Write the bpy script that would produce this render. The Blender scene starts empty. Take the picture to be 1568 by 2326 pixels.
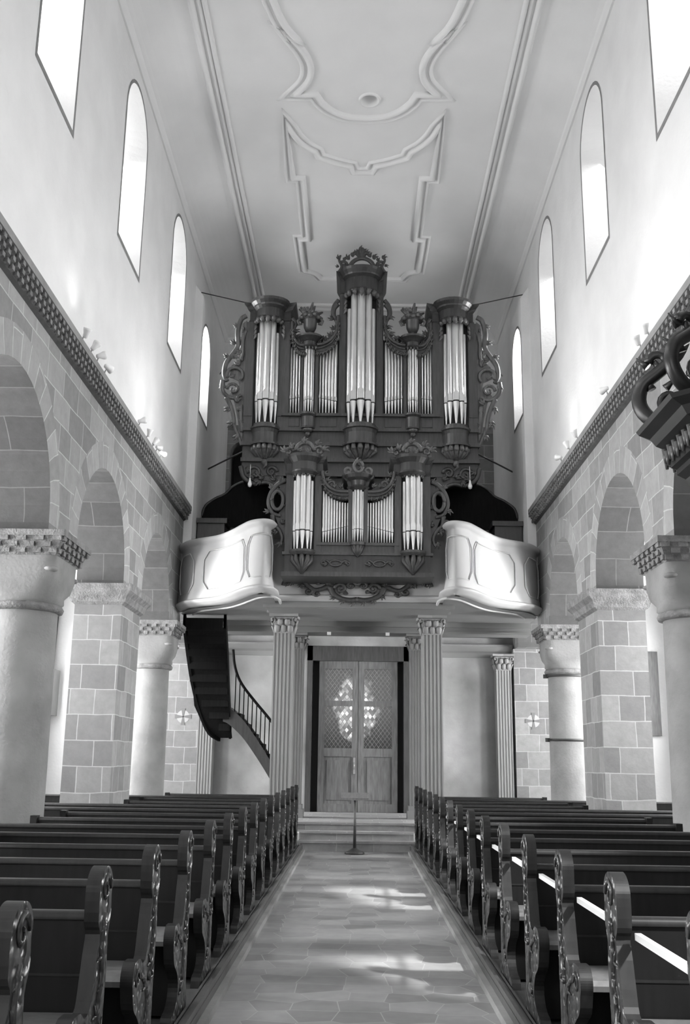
import bpy, bmesh, math, random
from mathutils import Vector, Matrix
from mathutils.geometry import tessellate_polygon
random.seed(7)
C = bpy.context.scene.collection
PI = math.pi
sc = bpy.context.scene

# ------------------------------------------------------------------ camera
cam_d = bpy.data.cameras.new('camera'); cam = bpy.data.objects.new('camera', cam_d); C.objects.link(cam)
YAW, PITCH, ROLL = -0.014, 0.241, -0.0133
cam.location = (-0.0164, 0.0, 1.55)
def cam_matrix():
    # forward axis, pitched up and yawed, then rolled about the view axis
    f = Vector((math.sin(YAW)*math.cos(PITCH), math.cos(YAW)*math.cos(PITCH), math.sin(PITCH)))
    r = Vector((math.cos(YAW), -math.sin(YAW), 0)); u = r.cross(f)
    c, s = math.cos(ROLL), math.sin(ROLL)
    r2 = r*c - u*s; u2 = r*s + u*c
    return Matrix((r2, u2, -f)).transposed().to_4x4()
cam.matrix_world = Matrix.Translation(cam.location) @ cam_matrix()
cam_d.sensor_fit = 'VERTICAL'; cam_d.sensor_height = 36.0
cam_d.lens = 2290.5/2326*36.0; cam_d.clip_start = 0.05; cam_d.clip_end = 200
sc.camera = cam

# ------------------------------------------------------------------ world, light, exposure
w = bpy.data.worlds.new('daylight'); sc.world = w; w.use_nodes = True
w.node_tree.nodes['Background'].inputs[0].default_value = (1, 1, 1, 1)
w.node_tree.nodes['Background'].inputs[1].default_value = 0.2
sc.view_settings.view_transform = 'Standard'; sc.view_settings.look = 'None'
sc.view_settings.gamma = 1.0; sc.view_settings.use_curve_mapping = False
sc.view_settings.exposure = -0.1
sc.cycles.use_denoising = True
sc.cycles.max_bounces = 8; sc.cycles.diffuse_bounces = 5; sc.cycles.glossy_bounces = 3
sc.cycles.sample_clamp_indirect = 6.0
PANE_E = dict(nave=5.0, nave_dim=2.0, aisle=70.0, choir=5.0)      # brightness of the window panes; choir ones are front fill
def sun(name, direction, energy, ang):
    l = bpy.data.lights.new(name, 'SUN'); l.energy = energy; l.angle = math.radians(ang)
    o = bpy.data.objects.new(name, l); C.objects.link(o)
    o.rotation_euler = Vector(direction).to_track_quat('-Z', 'Y').to_euler(); return o
sun('sun_low', (-1.0, 0.85, -1.2), 10.0, 3.2)
def daylight(x, y, z, s, power, tilt, w_, h_):
    # sky light falling in through a high window, inward and down
    l = bpy.data.lights.new('window_daylight', 'AREA'); l.shape = 'RECTANGLE'; l.size = w_; l.size_y = h_; l.energy = power; l.spread = math.radians(150)
    o = bpy.data.objects.new('window_daylight', l); C.objects.link(o); o.location = (x, y, z)
    o.rotation_euler = Vector((-s*math.cos(tilt), 0, -math.sin(tilt))).to_track_quat('-Z', 'Z').to_euler()
for k, yc in enumerate((-1.5, 2.3, 6.1, 9.94, 13.72, 17.59)):
    daylight(-3.98, yc, 10.5, -1, 90, .6, .75, 1.5)
    daylight(3.98, yc, 10.5, 1, 50, .6, .75, 1.5)
daylight(-3.9, 20.18, 9.8, -1, 60, -.1, .5, 1.2); daylight(3.9, 20.18, 9.8, 1, 60, -.1, .5, 1.2)

# ------------------------------------------------------------------ materials
def gray(v): return (v, v, v, 1)
def nmat(name):
    m = bpy.data.materials.new(name); m.use_nodes = True
    nt = m.node_tree; return m, nt, nt.nodes['Principled BSDF']
def plain(name, v, rough=.6, metal=0., var=.0, scale=4., bump=0., bscale=30., spec=.5):
    m, nt, b = nmat(name); N, L = nt.nodes, nt.links
    b.inputs['Roughness'].default_value = rough; b.inputs['Metallic'].default_value = metal
    b.inputs['Specular IOR Level'].default_value = spec
    b.inputs['Base Color'].default_value = gray(v)
    tc = N.new('ShaderNodeTexCoord')
    if var:
        n = N.new('ShaderNodeTexNoise'); n.inputs['Scale'].default_value = scale; n.inputs['Detail'].default_value = 5
        L.new(tc.outputs['Object'], n.inputs['Vector'])
        r = N.new('ShaderNodeValToRGB'); r.color_ramp.elements[0].position = .3; r.color_ramp.elements[1].position = .7
        r.color_ramp.elements[0].color = gray(v*(1-var)); r.color_ramp.elements[1].color = gray(min(.95, v*(1+var)))
        L.new(n.outputs['Fac'], r.inputs['Fac']); L.new(r.outputs['Color'], b.inputs['Base Color'])
    if bump:
        n2 = N.new('ShaderNodeTexNoise'); n2.inputs['Scale'].default_value = bscale; n2.inputs['Detail'].default_value = 6
        L.new(tc.outputs['Object'], n2.inputs['Vector'])
        bp = N.new('ShaderNodeBump'); bp.inputs['Strength'].default_value = bump; bp.inputs['Distance'].default_value = .02
        L.new(n2.outputs['Fac'], bp.inputs['Height']); L.new(bp.outputs['Normal'], b.inputs['Normal'])
    return m
def masonry(name, v1, v2, mort, bw=.62, rh=.33, msize=.007, off=.5):
    m, nt, b = nmat(name); N, L = nt.nodes, nt.links
    b.inputs['Roughness'].default_value = .85; b.inputs['Specular IOR Level'].default_value = .2
    uv = N.new('ShaderNodeUVMap'); uv.uv_map = 'UVMap'
    tc = N.new('ShaderNodeTexCoord')
    t = N.new('ShaderNodeTexBrick'); t.inputs['Scale'].default_value = 1.0
    t.inputs['Brick Width'].default_value = bw; t.inputs['Row Height'].default_value = rh
    t.inputs['Mortar Size'].default_value = msize; t.inputs['Mortar Smooth'].default_value = .1
    t.offset = off; t.squash = .72; t.squash_frequency = 3
    t.inputs['Color1'].default_value = gray(v1); t.inputs['Color2'].default_value = gray(v2); t.inputs['Mortar'].default_value = gray(mort)
    wv = N.new('ShaderNodeTexNoise'); wv.inputs['Scale'].default_value = 1.6
    L.new(tc.outputs['Object'], wv.inputs['Vector'])
    mixv = N.new('ShaderNodeVectorMath'); mixv.operation = 'MULTIPLY_ADD'
    mixv.inputs[1].default_value = (.05, .05, 0)
    L.new(wv.outputs['Color'], mixv.inputs[0]); L.new(uv.outputs['UV'], mixv.inputs[2])
    L.new(mixv.outputs[0], t.inputs['Vector'])
    n = N.new('ShaderNodeTexNoise'); n.inputs['Scale'].default_value = 7; n.inputs['Detail'].default_value = 8; n.inputs['Roughness'].default_value = .65
    L.new(tc.outputs['Object'], n.inputs['Vector'])
    r = N.new('ShaderNodeMapRange'); r.inputs[3].default_value = .72; r.inputs[4].default_value = 1.28
    L.new(n.outputs['Fac'], r.inputs[0])
    mx = N.new('ShaderNodeMix'); mx.data_type = 'RGBA'; mx.blend_type = 'MULTIPLY'; mx.inputs[0].default_value = 1
    L.new(t.outputs['Color'], mx.inputs[6]); L.new(r.outputs[0], mx.inputs[7]); L.new(mx.outputs[2], b.inputs['Base Color'])
    bp = N.new('ShaderNodeBump'); bp.inputs['Strength'].default_value = .5; bp.inputs['Distance'].default_value = .012
    ad = N.new('ShaderNodeMath'); ad.operation = 'SUBTRACT'; L.new(n.outputs['Fac'], ad.inputs[0]); L.new(t.outputs['Fac'], ad.inputs[1])
    L.new(ad.outputs[0], bp.inputs['Height']); L.new(bp.outputs['Normal'], b.inputs['Normal'])
    return m
def emis(name, s):
    m, nt, b = nmat(name)
    b.inputs['Base Color'].default_value = gray(.6); b.inputs['Emission Color'].default_value = gray(1); b.inputs['Emission Strength'].default_value = s
    return m
def wood(name, v, rough=.4, var=.3, carve=False, spec=.5):
    m, nt, b = nmat(name); N, L = nt.nodes, nt.links; b.inputs['Specular IOR Level'].default_value = spec
    b.inputs['Roughness'].default_value = rough
    tc = N.new('ShaderNodeTexCoord'); mp = N.new('ShaderNodeMapping'); mp.inputs['Scale'].default_value = (9, 9, 1.2)
    L.new(tc.outputs['Object'], mp.inputs[0])
    n = N.new('ShaderNodeTexNoise'); n.inputs['Scale'].default_value = 3; n.inputs['Detail'].default_value = 6; L.new(mp.outputs[0], n.inputs['Vector'])
    r = N.new('ShaderNodeValToRGB'); r.color_ramp.elements[0].position = .3; r.color_ramp.elements[1].position = .72
    r.color_ramp.elements[0].color = gray(v*(1-var)); r.color_ramp.elements[1].color = gray(v*(1+var))
    L.new(n.outputs['Fac'], r.inputs['Fac']); L.new(r.outputs['Color'], b.inputs['Base Color'])
    if carve:
        vo = N.new('ShaderNodeTexVoronoi'); vo.feature = 'SMOOTH_F1'; vo.inputs['Scale'].default_value = 24
        L.new(tc.outputs['Object'], vo.inputs['Vector'])
        bp = N.new('ShaderNodeBump'); bp.inputs['Strength'].default_value = .9; bp.inputs['Distance'].default_value = .03
        L.new(vo.outputs['Distance'], bp.inputs['Height']); L.new(bp.outputs['Normal'], b.inputs['Normal'])
    return m
def slabs(name):
    m, nt, b = nmat(name); N, L = nt.nodes, nt.links
    b.inputs['Roughness'].default_value = .5; b.inputs['Specular IOR Level'].default_value = .35
    tc = N.new('ShaderNodeTexCoord'); mp = N.new('ShaderNodeMapping'); mp.inputs['Scale'].default_value = (3.3, 3.7, 0.0)
    L.new(tc.outputs['Object'], mp.inputs[0])
    v = N.new('ShaderNodeTexVoronoi'); v.inputs['Scale'].default_value = 1; v.inputs['Randomness'].default_value = .42; v.voronoi_dimensions = '2D'
    e = N.new('ShaderNodeTexVoronoi'); e.feature = 'DISTANCE_TO_EDGE'; e.inputs['Scale'].default_value = 1; e.inputs['Randomness'].default_value = .42; e.voronoi_dimensions = '2D'
    L.new(mp.outputs[0], v.inputs['Vector']); L.new(mp.outputs[0], e.inputs['Vector'])
    sp = N.new('ShaderNodeSeparateColor'); L.new(v.outputs['Color'], sp.inputs[0])
    r = N.new('ShaderNodeMapRange'); r.inputs[3].default_value = .2; r.inputs[4].default_value = .31; L.new(sp.outputs[0], r.inputs[0])
    n = N.new('ShaderNodeTexNoise'); n.inputs['Scale'].default_value = 9; n.inputs['Detail'].default_value = 7; L.new(tc.outputs['Object'], n.inputs['Vector'])
    r2 = N.new('ShaderNodeMapRange'); r2.inputs[3].default_value = .8; r2.inputs[4].default_value = 1.2; L.new(n.outputs['Fac'], r2.inputs[0])
    mu = N.new('ShaderNodeMath'); mu.operation = 'MULTIPLY'; L.new(r.outputs[0], mu.inputs[0]); L.new(r2.outputs[0], mu.inputs[1])
    lt = N.new('ShaderNodeMath'); lt.operation = 'LESS_THAN'; lt.inputs[1].default_value = .012; L.new(e.outputs['Distance'], lt.inputs[0])
    mx = N.new('ShaderNodeMix'); mx.data_type = 'FLOAT'; L.new(lt.outputs[0], mx.inputs[0]); L.new(mu.outputs[0], mx.inputs[2]); mx.inputs[3].default_value = .36
    L.new(mx.outputs[0], b.inputs['Base Color']); return m

M = dict(
 plaster=plain('white_plaster', .72, .9, var=.05, scale=1.5, bump=.25, bscale=18, spec=.1),
 ceiling=plain('ceiling_plaster', .78, .9, var=.03, scale=1.2, bump=.1, bscale=12, spec=.1),
 stucco=plain('stucco', .78, .85, spec=.1),
 band=plain('grey_painted_border', .2, .9, var=.1, scale=6),
 stone=masonry('ashlar_blocks', .3, .18, .42),
 ring=masonry('voussoir_blocks', .32, .21, .43, bw=.5, rh=.27, off=0),
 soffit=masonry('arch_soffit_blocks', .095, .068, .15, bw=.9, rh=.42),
 pierm=masonry('pier_blocks', .26, .15, .36, bw=.5, rh=.36),
 smooth=plain('smooth_sandstone', .24, .85, var=.18, scale=2.2, bump=.35, bscale=25, spec=.15),
 carved=plain('carved_sandstone', .2, .9, var=.3, scale=8, bump=.8, bscale=40, spec=.15),
 pale=plain('pale_stone', .5, .85, var=.12, scale=5),
 grey=plain('grey_painted_timber', .2, .7, var=.05, scale=2),
 white=plain('white_painted_wood', .46, .6, var=.03, scale=2),
 oak=wood('dark_oak', .034, .42, .25), oak2=wood('carved_dark_oak', .05, .42, .3),
 oakl=wood('oak_gilt_carving', .095, .4, .5),
 pew=wood('pew_oak', .007, .5, .3, spec=.25), pewc=wood('carved_pew_oak', .04, .3, .6, carve=True), pews=wood('pew_edge_oak', .015, .45, .3, spec=.35),
 seat=wood('pale_seat_oak', .15, .4, .2),  # seats coloured paler for light caught on their tops; music desk shares it
 door=wood('door_oak', .12, .55, .3), black=plain('black', .01, .6), iron=plain('iron', .04, .5, metal=.3),
 stairm=wood('staircase_oak', .008, .7, .3, spec=.08),
 tin=plain('pipe_tin', .7, .3, metal=.75, var=.06, scale=3),
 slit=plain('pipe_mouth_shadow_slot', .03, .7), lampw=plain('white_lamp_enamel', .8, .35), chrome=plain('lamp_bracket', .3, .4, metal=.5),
 floor=slabs('stone_slabs'), plat=wood('platform_planks', .07, .5, .2),
 ebony=plain('black_gilded_wood', .01, .36, var=.3, scale=6),
 paint=plain('painted_cross', .15, .9), disc=plain('painted_disc', .36, .9), canvas=plain('old_canvas', .12, .6, var=.4, scale=3),
 pn=emis('nave_window_glazing', PANE_E['nave']), pnd=emis('north_window_glazing', PANE_E['nave_dim']), pnw=emis('west_bay_window_glazing', 26.0), pa=emis('aisle_window_glazing', PANE_E['aisle']), pc=emis('choir_fill_glazing', PANE_E['choir']),
 lead=plain('window_lead', .25, .6), step=masonry('step_blocks', .36, .27, .45, bw=.9, rh=.3),
)
def clear():
    m = bpy.data.materials.new('sun_slot_glazing'); m.use_nodes = True; nt = m.node_tree; N, L = nt.nodes, nt.links
    N.remove(N['Principled BSDF']); tr = N.new('ShaderNodeBsdfTransparent'); gl = N.new('ShaderNodeBsdfGlossy'); mx = N.new('ShaderNodeMixShader'); mx.inputs[0].default_value = .06
    gl.inputs['Roughness'].default_value = .05
    L.new(tr.outputs[0], mx.inputs[1]); L.new(gl.outputs[0], mx.inputs[2]); L.new(mx.outputs[0], N['Material Output'].inputs[0]); return m
M['glass'] = clear()  # fills only the added sun slot
# leaded door glass: diamond quarries, clear ones let daylight through in patches
def leaded():
    m, nt, b = nmat('leaded_door_glass'); N, L = nt.nodes, nt.links
    b.inputs['Roughness'].default_value = .15; b.inputs['Base Color'].default_value = gray(.02)
    tc = N.new('ShaderNodeTexCoord'); sx = N.new('ShaderNodeSeparateXYZ'); L.new(tc.outputs['Object'], sx.inputs[0])
    def mth(op, a, c=None):
        n = N.new('ShaderNodeMath'); n.operation = op
        for i, q in enumerate((a, c)):
            if q is None: continue
            if isinstance(q, (int, float)): n.inputs[i].default_value = q
            else: L.new(q, n.inputs[i])
        return n.outputs[0]
    xs = mth('MULTIPLY', sx.outputs['X'], 10.5); zs = mth('MULTIPLY', sx.outputs['Z'], 8.2)
    a = mth('ADD', xs, zs); c = mth('SUBTRACT', xs, zs)
    ca = N.new('ShaderNodeCombineXYZ'); L.new(mth('FLOOR', a), ca.inputs[0]); L.new(mth('FLOOR', c), ca.inputs[1])
    wn = N.new('ShaderNodeTexWhiteNoise'); wn.noise_dimensions = '3D'; L.new(ca.outputs[0], wn.inputs['Vector'])
    # garden seen through the panes: bright foliage gap in the middle
    no = N.new('ShaderNodeTexNoise'); no.inputs['Scale'].default_value = 3.2; no.inputs['Detail'].default_value = 6; L.new(tc.outputs['Object'], no.inputs['Vector'])
    dx = mth('ADD', sx.outputs['X'], .05); dz = mth('ADD', sx.outputs['Z'], -2.72)
    d = mth('SQRT', mth('ADD', mth('MULTIPLY', mth('MULTIPLY', dx, dx), 2.4), mth('MULTIPLY', dz, dz)))
    k = mth('SUBTRACT', mth('ADD', mth('MULTIPLY', no.outputs['Fac'], .9), .36), d)
    k = mth('MAXIMUM', mth('MULTIPLY', k, 3.0), 0); k = mth('MINIMUM', k, 1)
    k = mth('MULTIPLY', k, mth('ADD', mth('MULTIPLY', mth('POWER', wn.outputs['Value'], 2.5), .9), .1))
    la = mth('LESS_THAN', mth('MINIMUM', mth('PINGPONG', a, .5), mth('PINGPONG', c, .5)), .05)
    k = mth('MULTIPLY', k, mth('SUBTRACT', 1, la))
    b.inputs['Emission Color'].default_value = gray(1); L.new(mth('MULTIPLY', k, 1.3), b.inputs['Emission Strength'])
    mx = N.new('ShaderNodeMix'); mx.data_type = 'FLOAT'; L.new(la, mx.inputs[0]); mx.inputs[2].default_value = .012; mx.inputs[3].default_value = .13
    L.new(mx.outputs[0], b.inputs['Base Color']); return m
M['leaded'] = leaded(); M['shadeplaster'] = plain('shade_dark_plaster', .3, .9, var=.3, scale=1.1, bump=.3, bscale=14, spec=.1); M['recess_shade'] = plain('shade_dark_recess_stone', .06, .9, var=.2, scale=8)

# ------------------------------------------------------------------ mesh builder
class MB:
    def __init__(s): s.v = []; s.f = []; s.m = []; s.uv = []; s.sm = []
    def face(s, pts, mi=0, uv=None, sm=False):
        n = len(s.v); s.v += [tuple(p) for p in pts]; s.f.append(list(range(n, n+len(pts)))); s.m.append(mi); s.uv.append(uv); s.sm.append(sm)
    def grid(s, rows, mi=0, closed=False, sm=True, uvs=None):
        n = len(s.v); w_ = len(rows[0])
        for r in rows: s.v += [tuple(p) for p in r]
        for i in range(len(rows)-1):
            for j in range(w_ if closed else w_-1):
                k = (j+1) % w_
                s.f.append([n+i*w_+j, n+i*w_+k, n+(i+1)*w_+k, n+(i+1)*w_+j]); s.m.append(mi); s.sm.append(sm)
                s.uv.append([uvs(i, j), uvs(i, j+1), uvs(i+1, j+1), uvs(i+1, j)] if uvs else None)
    def box(s, x0, x1, y0, y1, z0, z1, mi=0, uv=False):
        P = [(x0,y0,z0),(x1,y0,z0),(x1,y1,z0),(x0,y1,z0),(x0,y0,z1),(x1,y0,z1),(x1,y1,z1),(x0,y1,z1)]
        for q in ((0,3,2,1),(4,5,6,7),(0,1,5,4),(1,2,6,5),(2,3,7,6),(3,0,4,7)):
            pts = [P[i] for i in q]; u = None
            if uv:
                ax = 0 if q in ((1,2,6,5),(3,0,4,7)) else (2 if q in ((0,3,2,1),(4,5,6,7)) else 1)
                u = [((p[1]+.21, p[2]) if ax == 0 else ((p[0], p[1]) if ax == 2 else (p[0], p[2]))) for p in pts]
            s.face(pts, mi, u)
    def prism(s, poly, z0, z1, mi=0, top=None, sm=False):
        # poly in xy, extruded in z (top: optional other polygon)
        t = top or poly; n = len(poly)
        for i in range(n):
            j = (i+1) % n
            s.face([(*poly[i], z0), (*poly[j], z0), (*t[j], z1), (*t[i], z1)], mi, sm=sm)
        s.face([(*p, z0) for p in reversed(poly)], mi); s.face([(*p, z1) for p in t], mi)
    def slab(s, poly, a0, a1, axis='x', mi=0, mside=None, mcap=None):
        # poly in the two other axes, extruded along axis
        def P(p, a): return (a, p[0], p[1]) if axis == 'x' else ((p[0], a, p[1]) if axis == 'y' else (p[0], p[1], a))
        n = len(poly)
        tri = tessellate_polygon([[Vector((p[0], p[1], 0)) for p in poly]])
        for a in (a0, a1):
            for t in tri: s.face([P(poly[i], a) for i in t], mi if mcap is None else mcap)
        for i in range(n):
            j = (i+1) % n; s.face([P(poly[i], a0), P(poly[j], a0), P(poly[j], a1), P(poly[i], a1)], mi if mside is None else mside)
    def tube(s, pts, r, seg=8, mi=0, flat=1.0, up=None, caps=True):
        pts = [Vector(p) for p in pts]; n = len(pts)
        if n < 2: return
        rs = r if isinstance(r, (list, tuple)) else [r]*n
        rows = []
        prev = None
        for i, p in enumerate(pts):
            t = (pts[min(i+1, n-1)] - pts[max(i-1, 0)])
            if t.length < 1e-9: t = Vector((0, 0, 1))
            t.normalize()
            u = Vector(up) if up else (prev if prev else (Vector((0, 1, 0)) if abs(t.y) < .9 else Vector((1, 0, 0))))
            a = t.cross(u)
            if a.length < 1e-6: a = t.cross(Vector((1, 0, 0)))
            a.normalize(); b = a.cross(t).normalized(); prev = b
            rows.append([p + a*rs[i]*math.cos(2*PI*k/seg) + b*rs[i]*flat*math.sin(2*PI*k/seg) for k in range(seg)])
        s.grid(rows, mi, closed=True)
        if caps: s.face(rows[0][::-1], mi); s.face(rows[-1], mi)
    def lathe(s, prof, cx=0, cy=0, seg=24, mi=0, uv=None, sm=True):
        rows = [[(cx+r*math.cos(2*PI*k/seg), cy+r*math.sin(2*PI*k/seg), z) for k in range(seg)] for r, z in prof]
        s.grid(rows, mi, closed=True, sm=sm, uvs=(lambda i, j: (j*2*PI*prof[min(i, len(prof)-1)][0]/seg, prof[min(i, len(prof)-1)][1])) if uv else None)
    def blob(s, c, r, mi=0, seg=8):
        rings = 6
        rows = [[(c[0]+r[0]*math.sin(PI*i/rings)*math.cos(2*PI*k/seg), c[1]+r[1]*math.sin(PI*i/rings)*math.sin(2*PI*k/seg), c[2]+r[2]*math.cos(PI*i/rings)) for k in range(seg)] for i in range(rings+1)]
        s.grid(rows, mi, closed=True)
    def sweep(s, path, prof, closed=False, mi=0, z=0, sm=False):
        # path in xy; prof = (offset to the left of travel, z)
        n = len(path); rows = []
        P = [Vector(p) for p in path]
        for i in range(n):
            if closed: a, b = P[i]-P[i-1], P[(i+1) % n]-P[i]
            else:
                a = P[i]-P[i-1] if i else P[1]-P[0]; b = P[i+1]-P[i] if i < n-1 else P[i]-P[i-1]
            a.normalize(); b.normalize(); na = Vector((-a.y, a.x)); nb = Vector((-b.y, b.x)); m = na+nb; ml = max(m.length, 1e-6); m = m/ml*min(2/ml, 2.6)
            rows.append([(P[i].x+m.x*o, P[i].y+m.y*o, z+h) for o, h in prof])
        if closed: rows.append(rows[0])
        s.grid(rows, mi, sm=sm)
    def tri_holes(s, outline, holes, fn, mi=0, uv=None):
        loops = [[Vector((p[0], p[1], 0)) for p in outline]] + [[Vector((p[0], p[1], 0)) for p in h] for h in holes]
        flat = [p for l in loops for p in l]
        for t in tessellate_polygon(loops):
            pts = [flat[i] for i in t]
            s.face([fn(p.x, p.y) for p in pts], mi, [uv(p.x, p.y) for p in pts] if uv else None)
    def build(s, name, mats, parent=None, loc=None, fn=None):
        me = bpy.data.meshes.new(name)
        vs = [fn(v) for v in s.v] if fn else s.v
        me.from_pydata(vs, [], s.f)
        for m_ in (mats if isinstance(mats, (list, tuple)) else [mats]): me.materials.append(M[m_] if isinstance(m_, str) else m_)
        uvl = me.uv_layers.new(name='UVMap')
        for p, mi, u, sm in zip(me.polygons, s.m, s.uv, s.sm):
            p.material_index = mi; p.use_smooth = sm
            if u:
                for li, q in zip(p.loop_indices, u): uvl.data[li].uv = q
        bm = bmesh.new(); bm.from_mesh(me)
        bmesh.ops.remove_doubles(bm, verts=bm.verts, dist=1e-5)
        bmesh.ops.recalc_face_normals(bm, faces=bm.faces); bm.to_mesh(me); bm.free()
        o = bpy.data.objects.new(name, me); C.objects.link(o)
        if parent: o.parent = parent
        if loc: o.location = loc
        return o
def tag(o, label, cat, group=None):
    o['label'] = label; o['category'] = cat
    if group: o['group'] = group
    return o
def struct(o): o['kind'] = 'structure'; return o
def thing(name, label, cat, loc=(0, 0, 0), group=None):
    o = bpy.data.objects.new(name, None); C.objects.link(o); o.location = loc; o.empty_display_size = .2
    return tag(o, label, cat, group)
def copy_tree(o, parent=None):
    c = o.copy(); C.objects.link(c); c.parent = parent
    for ch in list(o.children): copy_tree(ch, c)
    return c
def arc(cx, cz, r, a0, a1, n=10, rz=None):
    rz = rz or r
    return [(cx+r*math.cos(a0+(a1-a0)*i/n), cz+rz*math.sin(a0+(a1-a0)*i/n)) for i in range(n+1)]
def smooth(pts, n=6):
    # Catmull-Rom through 2D points
    out = []; P = [pts[0]]+list(pts)+[pts[-1]]
    for i in range(1, len(P)-2):
        for k in range(n):
            t = k/n; q = []
            for d in range(len(pts[0])):
                a, b, c, e = P[i-1][d], P[i][d], P[i+1][d], P[i+2][d]
                q.append(.5*(2*b+(c-a)*t+(2*a-5*b+4*c-e)*t*t+(3*b-a-3*c+e)*t**3))
            out.append(tuple(q))
    out.append(tuple(pts[-1])); return out

# ================================================================== STRUCTURE
Y0, YW, YU = -9.0, 22.9, 24.1        # back end, west wall below the gallery, west wall above it
W, WO = 3.5, 7.0
ZS = 6.42                             # top of the string course
# floor
f = MB(); f.face([(-WO, Y0, 0), (WO, Y0, 0), (WO, YU, 0), (-WO, YU, 0)]); struct(f.build('floor', 'floor'))

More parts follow.
